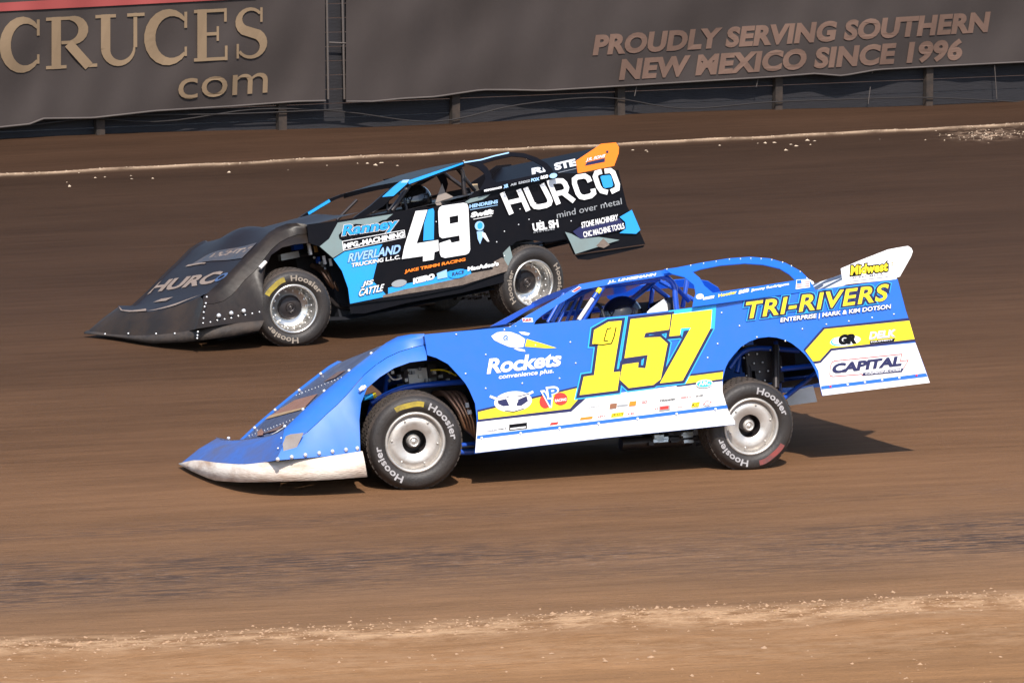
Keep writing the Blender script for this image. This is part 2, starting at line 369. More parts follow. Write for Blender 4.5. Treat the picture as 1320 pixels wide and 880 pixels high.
# loose clods
def clods(name, pts, mt, kind='stuff'):
    mb = MB()
    for (x, y, r) in pts:
        z = gz(x, y); n = 5
        ring = [(x + r * random.uniform(.7, 1.5) * math.cos(a), y + r * random.uniform(.5, 1) * math.sin(a), z + r * random.uniform(-.1, .25)) for a in np.linspace(0, 6.283, n, endpoint=False)]
        top = (x + random.uniform(-.3, .3) * r, y + random.uniform(-.2, .2) * r, z + r * random.uniform(.5, 1.0)); bot = (x, y, z - r * .3)
        mb.add(ring + [top, bot], [(i, (i + 1) % n, n) for i in range(n)] + [((i + 1) % n, i, n + 1) for i in range(n)])
    return mb.build(name, mt, kind=kind)
CLOD = mat('dry_clay_clod', (.40, .25, .145), .9, dirt=.6, dscale=3, dirtcol=(.22, .14, .09, 1))
CLODP = mat('pale_dry_clay_clod', (.50, .38, .27), .9)
pts = []
for i in range(2200):
    x = random.uniform(-4.2, 4.6); v = random.gauss(25.72, .16) if random.random() < .8 else random.uniform(23.2, 25.7)
    pts.append((x, v * (1 + .0101 * x), abs(random.gauss(0, .0055)) + .002))
o = clods('berm_clods', pts, CLOD); o['label'] = 'pale dry clay crumbs along the low berm at the bottom'; o['category'] = 'clay clods'
pts = []
for i in range(900):
    x = random.uniform(-9.5, 11.5); pts.append((x, (62.35 + random.gauss(0, .09)) * (1 + .0101 * x), abs(random.gauss(0, .004)) + .003))
for i in range(60):
    x = random.uniform(-9.5, 11.5); pts.append((x, (61.6 - abs(random.gauss(0, .6))) * (1 + .0101 * x), random.uniform(.01, .03)))
for i in range(110):
    x = random.gauss(7.3, .35); pts.append((x, (61.0 + random.gauss(0, .55)) * (1 + .0101 * x), random.uniform(.006, .014)))
o = clods('lip_clods', pts, CLODP); o['label'] = 'pale crumbly clay ridge along the upper edge of the track'; o['category'] = 'clay clods'

# ------------------------------------------------------------------ fence and banners
A = ground(0, 190); B = ground(1320, 131); dfn = (B - A); flen = np.linalg.norm(dfn); fd = dfn / flen
fn = np.array([fd[1], -fd[0], 0.0]); UPV = np.array([0, 0, 1.0])
def fplane(px, py, off=0.0):
    d = ray(px, py); t = ((A - CC) @ fn + off) / (d @ fn); return CC + d * t
def fence_pt(s, z, off): return A + fd * s + UPV * z + fn * off
BOARD = mat('weathered_dark_boards', (.016, .0145, .018), .8, dirt=.55, dscale=2.0, dirtcol=(.009, .008, .010, 1), stretch=(1, 1, 8), bump=.4, bscale=6)
POSTM = mat('weathered_post', (.014, .011, .010), .85, dirt=.3)
WIREM = mat('dusty_cable', (.022, .017, .015), .6)
fe = thing('guard_fence', 'dark board fence with posts and a sagging cable under the banners', 'fence', tuple(A + fd * flen / 2), math.atan2(fd[1], fd[0]))
S0, S1 = -6.0, flen + 8
mb = MB()
nb = 16
for i in range(nb):
    z0 = .02 + i * .22
    mb.box(fence_pt((S0 + S1) / 2, z0 + .10, random.uniform(-.01, .01)), (fd, fn, UPV), ((S1 - S0) / 2, .016, .104))
mb.build('boards', BOARD, fe)
post0 = None
for i, sft in enumerate([q for q in np.arange(-4.6, S1, 3.1)]):
    mb = MB(); mb.box((0, 0, 1.78), ((1, 0, 0), (0, 1, 0), (0, 0, 1)), (.06, .05, 1.82))
    if post0 is None:
        me_o = MB(); c = fence_pt(sft, 1.79, .075); me_o.box(c, (fd, fn, UPV), (.07, .045, 1.82)); post0 = me_o.build('post', POSTM, fe); base_s = sft
    else:
        c = post0.copy(); sc.collection.objects.link(c); c.parent = fe; c.location = (sft - base_s, 0, 0)
mb = MB()
cp = [(0, 150), (60, 152), (200, 163), (330, 147), (440, 150), (560, 163), (670, 141), (780, 132), (880, 146), (990, 138), (1100, 134), (1200, 132), (1320, 138)]
mb.tube([fplane(x, y - 6, .16) for x, y in cp], .012, 6, sub=5)
mb.tube([fplane(x, y, .165) for x, y in [(0, 166), (150, 150), (300, 147), (440, 141)]], .012, 6, sub=5)
mb.build('cable', WIREM, fe)
BAN = mat('grey_mesh_vinyl', (.037, .0262, .0225), .8, dirt=.35, dscale=1.2, dirtcol=(.025, .018, .016, 1), bump=.5, bscale=1.6)
HEM = mat('banner_hem', (.085, .068, .060), .7)
TAN = mat('tan_print', (.21, .140, .080), .8, dirt=.25, dscale=4, dirtcol=(.12, .082, .048, 1))
TAN2 = mat('dusty_pink_print', (.145, .083, .058), .8, dirt=.5, dscale=4, dirtcol=(.095, .056, .042, 1))
REDB = mat('faded_red_print', (.27, .045, .04), .8)
def banner(name, label, px0, px1, bottom):
    n = 90; xs_ = np.linspace(px0, px1, n); bx = [p[0] for p in bottom]; by = [p[1] for p in bottom]
    root = thing(name, label, 'banner', fplane((px0 + px1) / 2, float(np.interp((px0 + px1) / 2, bx, by)), .14), math.atan2(fd[1], fd[0]))
    mb = MB(); rows = []
    m = 40
    def wave(px, t): return .028 * math.sin(px * .021 + t * 4.1) + .014 * math.sin(px * .035 + t * 13) + .016 * math.sin(px * .047 - t * 6) + .012 * math.sin(px * .11 + t * 9) + .02 * math.sin((px * .5 + 420 * t) * .03) * t
    for j in range(m + 1):
        t = j / m; r = []
        for px in xs_:
            yb = float(np.interp(px, bx, by)); yt = yb - 262
            r.append(fplane(px, yt + (yb - yt) * t, .23 + wave(px, t) * 1.0))
        rows.append(r)
    mb.grid(rows); o = mb.build('sheet', BAN, root)
    def surf(px, py, h):
        yb = float(np.interp(px, bx, by)); return fplane(px, py, .23 + wave(px, 1 - (yb - py) / 262) + .013 + h)
    mb = MB()
    hem = [np.array(p) + fn * .012 for p in rows[-1]]
    mb.tube(hem, .016, 6); mb.build('hem', HEM, root)
    return root, surf
W1 = [(-120, 168), (0, 164), (38, 160), (55, 153), (120, 152), (200, 143), (300, 137), (380, 131), (419, 130)]
W2 = [(446, 131), (480, 131), (520, 127), (560, 125), (620, 116), (660, 116), (700, 117), (800, 111), (900, 105), (1000, 99), (1050, 95), (1085, 98), (1130, 90), (1200, 86), (1320, 80), (1440, 74)]
b1, fd1 = banner('banner', 'grey banner with large tan serif capitals and a red stripe, hung on the fence', -120, 419, W1)
b2, fd2 = banner('banner', 'grey banner with two lines of dusty pink slanted capitals, hung on the fence', 446, 1440, W2)
# serif capitals: strokes of changing width in a 1 x 1 box (y up)
def arc(cx, cy, rx, ry, a0, a1, n=14): return [(cx + rx * math.cos(math.radians(a)), cy + ry * math.sin(math.radians(a))) for a in np.linspace(a0, a1, n)]
def thick(n, a, b): return [a + (b - a) * math.sin(math.pi * i / (n - 1)) for i in range(n)]
GL = {
 'C': [(arc(.50, .5, .42, .47, 42, 318, 18), thick(18, .06, .24)), ([(.83, .97), (.83, .66)], .06), ([(.83, .30), (.83, .12)], .05)],
 'R': [([(.22, .0), (.22, 1.0)], .20), ([(.02, .965), (.5, .965)], .07), ([(.02, .035), (.42, .035)], .07), (arc(.48, .73, .27, .235, 88, -88, 12), thick(12, .08, .21)), ([(.32, .5), (.5, .5)], .07), ([(.46, .48), (.86, .02)], .20), ([(.74, .035), (1.02, .035)], .07)],
 'U': [([(.20, 1.0), (.20, .34)], .20), (arc(.48, .34, .28, .29, 180, 360, 14), [.20 - .012 * i for i in range(14)]), ([(.78, .34), (.78, 1.0)], .08), ([(.0, .965), (.40, .965)], .07), ([(.62, .965), (.96, .965)], .07)],
 'E': [([(.22, 0), (.22, 1)], .20), ([(.02, .965), (.82, .965)], .07), ([(.02, .035), (.84, .035)], .07), ([(.3, .52), (.62, .52)], .07), ([(.80, 1), (.80, .74)], .055), ([(.82, 0), (.82, .28)], .055), ([(.61, .66), (.61, .38)], .05)],
 'S': [(arc(.46, .74, .30, .22, 35, 235, 12) + arc(.46, .27, .33, .235, 55, -150, 14), [.06 + .15 * math.exp(-((i - 12) / 5.5) ** 2) for i in range(26)]), ([(.74, .98), (.74, .70)], .05), ([(.13, .30), (.13, .02)], .05)],
}
d = Decal(fd1)
x0 = 2.0
for ch, wch in zip('CRUCES', (57, 66, 66, 62, 52, 50)):
    for ptl, wd in GL[ch]:
        def T(p): 
            X_ = x0 + p[0] * wch; yb = 93 - .052 * X_; return (X_, yb - p[1] * (67 - .0 * X_))
        q = ribbon([(p[0] * wch, p[1] * 67) for p in ptl], [t_ * 60 for t_ in wd] if hasattr(wd, '__len__') else wd * 60)
        d.quads([[T((p[0] / wch, p[1] / 67)) for p in qq] for qq in q], 0)
    x0 += wch - 1
d.flush('banner_lettering', [TAN, REDB], b1)
d.text('com', (228, 130), (346, 121), (229, 101), 0, bold=.0)
d.flush('banner_lettering', [TAN, REDB], b1)
rx_ = np.linspace(-118, 330, 60); rt = np.interp(rx_, [-120, 0, 140, 330], [11, 4, -4, -14]); rb = np.interp(rx_, [-120, 0, 140, 330], [22, 15, 8, -2])
d.mb.grid([[d.at(x, a_ * (1 - t) + b_ * t, d.h) for x, a_, b_ in zip(rx_, rt, rb)] for t in (0, .5, 1)], 1)
d.build('red_stripe', [TAN, REDB], b1)
d = Decal(fd2)
d.text('PROUDLY SERVING SOUTHERN', (765, 71), (1272, 41), (769, 46), 0, bold=.05, spacing=1.04)
d.flush('banner_lettering', [TAN2], b2)
d.text('NEW MEXICO SINCE 1996', (799, 103), (1238, 77), (803, 77), 0, bold=.05, spacing=1.04)
d.build('banner_lettering', [TAN2], b2)
mb = MB()
for s_, (xx, y0_, y1_) in enumerate([(821, 110, 124), (978, 98, 112), (1127, 88, 95), (1122, 112, 134), (1282, 84, 128)]):
    mb = MB(); mb.tube([fplane(xx, y0_, .2), fplane(xx - (3 if s_ < 4 else -3), y1_, .2)], .008, 5); mb.build('tie_strap', HEM, fe)
mb = MB(); mb.tube([fplane(421, -20, .15), fplane(423, 128, .15)], .02, 6); mb.tube([fplane(441, -20, .15), fplane(444, 128, .15)], .02, 6); mb.tube([fplane(424, 55, .16), fplane(446, 56, .16)], .015, 6)
mb.build('fence_frame', HEM, fe)

# ------------------------------------------------------------------ wheels
def wheel(parent, c, out, up, R, style, marks, rot=0.0):
    """c: centre of the outer rim lip; out: outward axle direction"""
    out = np.array(out, float); out /= np.linalg.norm(out); up = np.array(up, float); up = up - out * (up @ out); up /= np.linalg.norm(up)
    t = np.cross(up, out); k = R / .35
    rim = MB()
    lip = [(.219 * k, -.004), (.222 * k, .012), (.206 * k, .016), (.200 * k, .004), (.196 * k, -.03)]
    rim.lathe(c, out, up, lip, 56)
    if style == 'cover':
        rim.lathe(c, out, up, [(.196 * k, -.03), (.186 * k, -.026), (.178 * k, -.012), (.140 * k, -.010), (.10 * k, -.022), (.088 * k, -.030)], 56)
        for i in range(6):
            a = rot + i * math.pi / 3 + .3; p = c + (up * math.cos(a) + t * math.sin(a)) * .168 * k + out * -.008; rim.ball(p, .009, 0, 4)
        rim.lathe(c, out, up, [(.088 * k, -.030), (.086 * k, -.05), (.088 * k, -.16)], 40, 1)
        rim.lathe(c, out, up, [(.088 * k, -.16), (.001, -.16)], 32, 1)
    else:
        dp = -.15
        rim.lathe(c, out, up, [(.196 * k, -.03), (.185 * k, -.06), (.180 * k, dp + .02), (.165 * k, dp), (.11 * k, dp - .01)], 56)
        rim.lathe(c, out, up, [(.11 * k, dp - .012), (.105 * k, dp + .03), (.085 * k, dp + .04), (.001, dp + .04)], 40, 1)
        for i in range(14):
            a = rot + i * 2 * math.pi / 14; p = c + (up * math.cos(a) + t * math.sin(a)) * .148 * k + out * (dp + .006); rim.ball(p, .010, 2, 4)
        for i in range(20):
            a = rot + i * 2 * math.pi / 20; p = c + (up * math.cos(a) + t * math.sin(a)) * .183 * k + out * -.07; rim.ball(p, .007, 2, 4)
    rim.lathe(c, out, up, [(.19 * k, -.05), (.19 * k, -.27)], 40, 1)
    wh = rim.build('wheel', [ALUB if style != 'cover' else ALU, DARK, STEEL], parent)
    ty = MB()
    ty.lathe(c, out, up, [(.214 * k, -.02), (.222 * k, .010), (.245 * k, .028), (.262 * k, .033), (.302 * k, .033), (.322 * k, .020), (.336 * k, -.004)], 72)
    tp = [(.336 * k, -.004), (.345 * k, -.022)]
    for i in range(5):
        a = -.03 - i * .042
        tp += [(.349 * k, a), (.350 * k, a - .030), (.342 * k, a - .032), (.342 * k, a - .040)]
    tp += [(.345 * k, -.245), (.33 * k, -.268), (.30 * k, -.285), (.25 * k, -.285), (.19 * k, -.27)]
    ty.lathe(c, out, up, tp, 72, 1, True)
    # raised tread blocks
    for i in range(48):
        for j in range(4):
            a = 2 * math.pi * (i + .5 * (j % 2)) / 48; rad = up * math.cos(a) + t * math.sin(a); tg = np.cross(out, rad)
            ty.box(c + rad * .3485 * k + out * (-.045 - j * .053), (rad, tg, out), (.004, .0165, .021), 1)
    ty.build('tyre', [RUBBER, TREAD], wh)
    lt = MB()
    V, Fc = text_geo('Hoosier', .025, 1.05); hs = .052 * k
    def put(p0):
        W_ = V[:, 0] * hs / .75; Y_ = V[:, 1] * hs / .75; vs = []
        for x, y in zip(W_, Y_):
            r = .256 * k + y; ph = p0 + x / V[:, 0].max() / hs * .75 * 1.17; vs.append(c + out * .0345 + (up * math.cos(ph) + t * math.sin(ph)) * r)
        lt.add(vs, Fc, 0)
    for q in (0, math.pi): lt = MB(); put(marks['text'] + q); lt.build('sidewall_lettering', [TYREW if style == 'cover' else TYREWB], wh)
    if marks.get('patch'):
        p0, p1, mt, r0, r1 = marks['patch']; pm = MB(); n = 10; rows = []
        for r in np.linspace(r0 * k, r1 * k, 3): rows.append([c + out * .0337 + (up * math.cos(a) + t * math.sin(a)) * (r + .003 * math.sin(i * .9 + 1)) for i, a in enumerate(np.linspace(p0, p1, n))])
        pm.grid(rows); pm.build('paint_mark', [mt], wh)
    hb = MB(); dpt = -.045 if style == 'cover' else -.10
    hb.lathe(c, out, up, [(.052, dpt - .10), (.050, dpt - .01), (.042, dpt), (.036, dpt + .012), (.030, dpt + .012), (.028, dpt), (.020, dpt + .004), (.001, dpt + .02)], 24)
    hb.build('hub', [ALU if style == 'cover' else DARK], wh)
    return wh
def turned(fr, deg):
    y = fr.yaw + math.radians(deg); return np.array([math.sin(y), -math.cos(y), 0.0])

# ------------------------------------------------------------------ person
def skin_mesh(joints, edges, name):
    me = bpy.data.meshes.new(name); me.from_pydata([tuple(map(float, j[0])) for j in joints], edges, [])
    o = bpy.data.objects.new(name, me); sc.collection.objects.link(o)
    sk = o.modifiers.new('s', 'SKIN'); sub = o.modifiers.new('u', 'SUBSURF'); sub.levels = 1; sub.render_levels = 1
    for i, j in enumerate(joints): me.skin_vertices[0].data[i].radius = (j[1], j[1]); me.skin_vertices[0].data[i].use_root = (i == 0)
    dg = bpy.context.evaluated_depsgraph_get(); m2 = bpy.data.meshes.new_from_object(o.evaluated_get(dg)); bpy.data.objects.remove(o)
    return m2
def driver(fr, hp, lat, label, helmet_mat, r):
    x, l, u = fr.b(*hp, lat)
    root_loc = fr.w(x - .05, lat, u - .62)
    t = thing('person', label, 'person', root_loc, -fr.yaw + math.pi)
    J = []; E = []
    def j(dx, dl, du, rr, par=None):
        J.append((fr.w(x + dx, lat + dl, u + du), rr)); i = len(J) - 1
        if par is not None: E.append((par, i))
        return i
    pel = j(-.02, 0, -.62, .14); sp = j(-.06, 0, -.42, .13, pel); ch = j(-.07, 0, -.24, .15, sp); nk = j(-.04, 0, -.12, .06, ch); hd = j(0, 0, 0, .085, nk); j(.01, 0, .07, .07, hd)
    for s in (1, -1):
        sh = j(-.06, .19 * s, -.20, .065, ch); eb = j(.12, .25 * s, -.36, .048, sh); wr = j(.34, .14 * s, -.24, .032, eb); pm = j(.40, .12 * s, -.21, .036, wr)
        for q in range(4): a = j(.44, (.12 - .022 * (q - 1.5)) * s, -.19 - .005 * abs(q - 1), .010, pm); j(.455, (.10 - .022 * (q - 1.5)) * s, -.215, .009, a)
        j(.42, .09 * s, -.175, .011, pm)
        hip = j(.08, .10 * s, -.62, .095, pel); kn = j(.45, .12 * s, -.50, .062, hip); an = j(.82, .10 * s, -.66, .045, kn); j(.90, .10 * s, -.60, .04, an)
    me = skin_mesh(J, E, 'body'); inv = wmat(t).inverted(); me.transform(inv); me.materials.clear(); me.materials.append(SUIT)
    for p in me.polygons: p.use_smooth = True
    b = bpy.data.objects.new('body', me); sc.collection.objects.link(b); b.parent = t
    h = MB(); rows = []
    for i in range(15):
        th = math.pi * .86 * i / 14
        row = []
        for q in np.linspace(0, 2 * math.pi, 28, endpoint=False):
            rx = r * (1.12 if math.cos(q) > 0 else 1.05); dx = rx * math.sin(th) * math.cos(q); dl = r * .88 * math.sin(th) * math.sin(q); du = r * 1.02 * math.cos(th)
            if math.cos(q) > .5 and .1 * r > du > -.75 * r: dx += .02
            row.append(fr.w(x + dx, lat + dl, u + du))
        rows.append(row)
    h.grid(rows, 0, True, True); ho = h.build('helmet', helmet_mat, t)
    v = MB(); rows = []
    for du in np.linspace(-.30, .28, 5):
        rr = math.sqrt(max(1 - du * du, .1)); rows.append([fr.w(x + r * 1.15 * rr * math.cos(q) + .012, lat + r * .92 * rr * math.sin(q), u + r * du) for q in np.linspace(-1.25, 1.25, 14)])
    v.grid(rows); v.build('visor', mat('tinted_visor', (.01, .01, .012), .05, coat=1), ho)
    return t

# ------------------------------------------------------------------ race car builder pieces
def sheet(fr, name, parent, outer, holes, lat, mats, k=0.0, u0=0.0, th=.006, label=None, rivets=None, m=0):
    loops = [list(outer)] + [list(h) for h in holes]; mb = MB()
    P = [fr.at(p[0], p[1], lat, 0, k, u0) for lp in loops for p in lp]
    Q = [fr.at(p[0], p[1], lat, -th, k, u0) for lp in loops for p in lp]
    mb.prism(P, Q, loops, m)
    for p in rivets or []: mb.ball(fr.at(p[0], p[1], lat, .003, k, u0), .0075 if len(p) < 3 else p[2], 1, 4)
    return mb.build(name, mats, parent, label)
def ribs(fr, name, parent, near, mats, m=0, th=.006, mirror=True): pass

def body_shell(fr, root, S2, S1, S0, val, hoodedge, top_front, top_rear, tail_x, mats, facem=None, right_face=None, zmin=.035, ridge_l=.72, bulge=0.0, cowl_x=.35):
    """moulded nose, two fenders, hood, decks, floor, right-hand side; returns the hood surface for its graphics"""
    body, valm, hoodm, dark = mats
    def clampz(p): p = np.array(p, float); p[2] = max(p[2], zmin); return p
    n = 14
    r2 = [fr.at(*p, ridge_l + max(0, (i - n * .76) / (n * .24 - 1)) * (.925 - ridge_l)) for i, p in enumerate(smoothed(S2, n))]
    r1 = [fr.at(p[0], p[1], .87) for p in smoothed(S1, n)]
    r0 = [fr.at(p[0], p[1], .94) for p in resample(S0, n)]
    mid = [a * .5 + b * .5 + fr.u * .022 * math.sin(math.pi * i / (n - 1)) for i, (a, b) in enumerate(zip(r2, r1))]
    inn = [p - fr.u * .018 - fr.l * .03 for p in r2]
    mid0 = [a * .55 + b * .45 + fr.l * .012 for a, b in zip(r1, r0)]
    fe = MB(); fe.grid([inn, r2, mid, r1]); fe.grid([[p - fr.u * .004 + fr.l * .002 for p in r1], mid0, r0])
    # folded lip at the wheel opening
    fe.grid([r0, [p - fr.l * .03 for p in r0]])
    fe.build('fender', body, root)
    fm = MB(); M = lambda P: [clampz(fr.mir(p)) for p in P]
    fm.grid([M(inn), M(r2), M(mid), M(r1), M(mid0), M(r0)]); fm.build('fender', body, root)
    # hood between the fenders
    na = 12; he = [fr.at(p[0], p[1], p[2]) for p in smoothed(hoodedge, na)]
    bx = lambda p: np.array([(p - fr.O) @ fr.f, (p - fr.O) @ fr.l, (p - fr.O) @ fr.u])
    last = bx(inn[-1]); nr = [inn[i] for i in range(1, n)]
    ext = [fr.w(last[0] - t * (last[0] - cowl_x), last[1], last[2] + .04 * t) for t in (.5, 1)]
    rows = [he]
    for p in nr + ext:
        q = fr.mir(p); rw = []
        for a in np.linspace(0, 1, na):
            c = p * (1 - a) + q * a; c = c + fr.u * (bulge * math.exp(-((a - .5) / .2) ** 2) * min(1, max(0, (len(rows) - 4) / 6)))
            rw.append(c)
        rows.append(rw)
    hd = MB(); hd.grid(rows); hd.build('hood', hoodm, root)
    # nose face and valance
    vt = smoothed([(a[0], a[1], a[4]) for a in val], 26); vb = smoothed([(a[2], a[3], a[4]) for a in val], 26)
    top = [fr.at(*p) for p in vt]; bot = [fr.at(p[0], p[1], p[2]) for p in vb]; bot = [clampz(p) for p in bot]
    far_t, far_b = [], []
    for f_ in (.72, .5, .25, 0):
        i = int(len(top) * .55 * f_); p = fr.mir(top[i]); p[2] = max(p[2], .10); q = p - np.array([0, 0, .06]); far_t.append(p); far_b.append(q)
    vm = MB(); T = top + far_t; B_ = bot + far_b
    ow = []
    for i in range(len(T)):
        e = T[min(i + 1, len(T) - 1)] - T[max(i - 1, 0)]; o_ = np.cross(e, UPV); o_ /= np.linalg.norm(o_); ow.append(o_ if o_ @ (T[i] - fr.O - fr.f * 1.2) > 0 else -o_)
    for _ in range(3): ow = [(ow[max(i - 1, 0)] + ow[i] + ow[min(i + 1, len(ow) - 1)]) / 3 for i in range(len(ow))]
    vm.grid([[p - o_ * .03 - UPV * .004 for p, o_ in zip(T, ow)], [p + o_ * .006 for p, o_ in zip(T, ow)], [a * .5 + b * .5 + o_ * .018 for a, b, o_ in zip(T, B_, ow)], [b + o_ * .010 for b, o_ in zip(B_, ow)], [b - o_ * .03 for b, o_ in zip(B_, ow)]])
    vm.build('valance', valm, root)
    k0 = [i for i, a in enumerate(vt) if a[0] < S0[0][0] - 3][0]
    up_edge = [r1[0]] + list(he) + [clampz(fr.mir(r1[0]))]
    lo = resample(np.array([r0[0]] + top[k0:] + [far_t[0]]), 16); ue = resample(np.array(up_edge), 16)
    nf = MB(); nf.grid([ue, [a * .55 + b * .45 + (fr.u * .012 + fr.f * .02) * math.sin(math.pi * j / 15) + fr.l * .012 * (j == 0) for j, (a, b) in enumerate(zip(ue, lo))], lo]); nf.build('nose', facem or body, root)
    # decks
    def deck(name, pts, l0, l1, mirror_too=False, drop=.012):
        A_ = [fr.b(p[0], p[1], .94) for p in pts]; d = MB()
        d.grid([[fr.w(a[0], l0, a[2] - drop) for a in A_], [fr.w(a[0], l1, a[2] - drop) for a in A_]], 0, False)
        d.build(name, body, root)
    deck('cowl_deck', top_front, .935, -.935)
    deck('rear_deck', top_rear, .935, -.935)
    ck = [top_front[-1], top_rear[0]]
    deck('cockpit_rail', ck, .935, .64); deck('cockpit_deck', ck, -.36, -.935)
    fl = MB(); xa = bx(top[0])[0] + .25
    fl.grid([[fr.w(xa, .52, .16), fr.w(.85, .52, .16), fr.w(.70, .88, .12), fr.w(-1.0, .88, .12), fr.w(-1.15, .52, .16)], [clampz(fr.w(xa, -.52, .24)), fr.w(.85, -.52, .25), fr.w(.70, -.9, .33), fr.w(-1.0, -.9, .33), fr.w(-1.15, -.52, .26)]], 0, False)
    fl.grid([[fr.w(-1.15, .52, .17), fr.w(-1.9, .52, .40), fr.w(tail_x + .25, .62, .42)], [fr.w(-1.15, -.52, .27), fr.w(-1.9, -.52, .45), fr.w(tail_x + .25, -.88, .45)]], 0, False)
    fl.build('floor_pan', dark, root)
    ip = MB()
    ip.grid([[fr.w(.62, .60, .15), fr.w(.62, .60, .92)], [fr.w(-1.15, .60, .15), fr.w(-1.15, .60, .92)]], 0, False)
    ip.grid([[fr.w(.62, .60, .12), fr.w(.62, .60, .93)], [fr.w(.62, -.9, .3), fr.w(.62, -.9, .93)]], 0, False)
    ip.grid([[fr.w(-1.17, .86, .12), fr.w(-1.17, .86, .90)], [fr.w(-1.17, -.9, .3), fr.w(-1.17, -.9, .93)]], 0, False)
    ip.build('cockpit_panels', dark, root)
    # right-hand side
    up_ = [fr.b(p[0], p[1], .94) for p in list(top_front) + list(top_rear)]
    P = [(a[0], a[2]) for a in up_]
    def archp(cx, r, n_=9): return [(cx + r * math.cos(t), .42 + r * 1.15 * math.sin(t)) for t in np.linspace(math.pi, 0, n_)]
    lower = [(tail_x, .44), (-1.95, .44)] + archp(-1.52, .42) + [(-1.05, .29), (.62, .29), (.70, .5), (.85, .75)]
    P2 = P + lower
    mb = MB(); mb.prism([fr.w(a, -.95, b) for a, b in P2], [fr.w(a, -.944, b) for a, b in P2], [P2])
    mb.build('side_panel', body, root)
    return rows

def tubes(fr, name, root, mt, lines):
    mb = MB()
    for pts, r in lines:
        mb.tube([fr.at(*p) if p[0] > 5 else fr.w(*p) for p in pts], r, 8, sub=4 if len(pts) > 2 else 0)
        if name != 'roll_cage': mb.build(name, mt, root); mb = MB()
    if mb.f: mb.build(name, mt, root)

# =================================================================== blue car 157
fb = Fr(750, 622, 20.8, 2.6, 13.8)
car = thing('race_car', 'bright blue dirt race car numbered 157, nearest the camera', 'race car', fb.O, -fb.yaw + math.pi, 'race cars on the track')
S2 = [(366, 553), (396, 524), (426, 498), (458, 472), (484, 452), (505, 437), (522, 431.5), (547, 430)]
S1 = [(364, 574), (394, 558), (420, 534), (440, 516), (455, 499), (472, 480), (490, 466), (507, 456), (530, 448), (549, 444)]
S0 = [(356, 593), (392, 590), (430, 587), (467, 582), (463.5, 560), (463, 545), (464, 530), (466, 515), (470, 503), (482, 491), (500, 479), (515, 470), (532, 466), (550, 464)]
val = [(467, 581, 473, 614, .95), (420, 588, 420, 618, .93), (380, 592, 380, 619.5, .89), (345, 595, 345, 620.5, .78), (318, 598, 318, 621, .60), (300, 597.5, 300, 620.5, .42), (276, 595.5, 276, 618.5, .10), (256, 592.5, 252, 613, -.30), (242, 594.5, 238, 608.5, -.58), (231.5, 597, 232.5, 607, -.74)]
he = [(366, 553, .68), (358, 558, .55), (346, 562.5, .40), (324, 565.5, .15), (302, 568, -.12), (288, 567, -.36), (280, 566, -.50), (277, 563, -.60)]
tf = [(547, 431), (590, 427.5), (630, 423.5), (690, 417.5)]
tr = [(892, 396), (922, 391.5), (1050, 374.5), (1157, 360)]
hood = body_shell(fb, car, S2, S1, S0, val, he, tf, tr, -2.93, (BLUEN, WHITEV, HOODD, DARKI), facem=BLUEF)
SIDE = [(547, 431), (630, 423.5), (700, 417), (760, 411), (807, 406.5), (865, 400), (922, 391.5), (1050, 373.8), (1157, 359.4), (1167.7, 400), (1171, 410), (1179.5, 440), (1193.6, 478), (1198.5, 493), (1060, 510), (1058, 502), (1055.5, 489), (1051, 477), (1046, 468), (1038.5, 457.5), (1030, 449.5), (1021, 442.5), (1012, 438), (1001, 435), (991, 434), (978, 435.5), (966, 440), (955, 447), (946, 457), (939, 466), (935.2, 474), (932, 487), (931, 505), (935.7, 521), (939.5, 532), (947.5, 542.5), (947.5, 547), (780, 564.5), (612, 584), (612.5, 580), (615, 560), (614.5, 537.5), (612.5, 520), (605, 502.5), (600, 494), (592.5, 485), (577.5, 469), (562.5, 461), (551, 457.5)]
dots = [(588, 431), (626, 457), (600, 481.5), (626, 500.5), (673, 494), (721, 487.5), (930, 403), (953, 420), (912, 461), (975.5, 434.5), (1034, 424), (1012, 439.5), (1065, 418), (1094, 414), (1124, 409.5), (1152, 405), (650, 425), (690, 445), (735, 441), (742, 468), (925, 443)]
side = sheet(fb, 'side_panel', car, SIDE, [], .95, [BLUE, STEEL], rivets=dots)
side['label'] = 'blue side panel with yellow number 157'
AT = lambda px, py, h: fb.at(px, py, .95, h)
VM = [BLUE, NAVY, CYAN, YEL, WHITE, WHITED, BLACKV, RED, ORANGE, GREYV, BROWNV, STEEL]
d = Decal(AT)
z8 = lambda *p: Z(600, 410, 4.889, p); z1 = lambda *p: Z(730, 380, 4.19, p); z3 = lambda *p: Z(630, 330, 5.868, p); z6 = lambda *p: Z(1020, 400, 6.768, p); z5 = lambda *p: Z(1030, 310, 7.333, p); z4 = lambda *p: Z(780, 325, 4.714, p)
d.poly([(615, 544), (735, 529), (757, 511), (800, 506), (850, 500), (931, 489.5), (931.2, 505), (935.9, 521), (939.7, 532), (947.2, 542.6), (947.2, 546.6), (780, 564), (612.6, 583.4), (613, 575)], 4)
d.poly([(615.2, 528.3), (745, 497.3), (760, 509), (736, 530.6), (615.5, 543.6)], 1)
d.poly([(616, 531), (744, 500), (748, 511), (734.5, 526.5), (616.6, 540.4)], 3)
d.poly([(872, 484.2), (932.3, 476.6), (931, 491), (872, 498.6)], 1); d.poly([(872, 487), (931.8, 479.4), (931, 488.2), (872, 496)], 3)
d.poly([(614.8, 561.2), (936.3, 521.6), (938, 526), (614.4, 565.6)], 0)
d.build('side_stripes', VM, side)
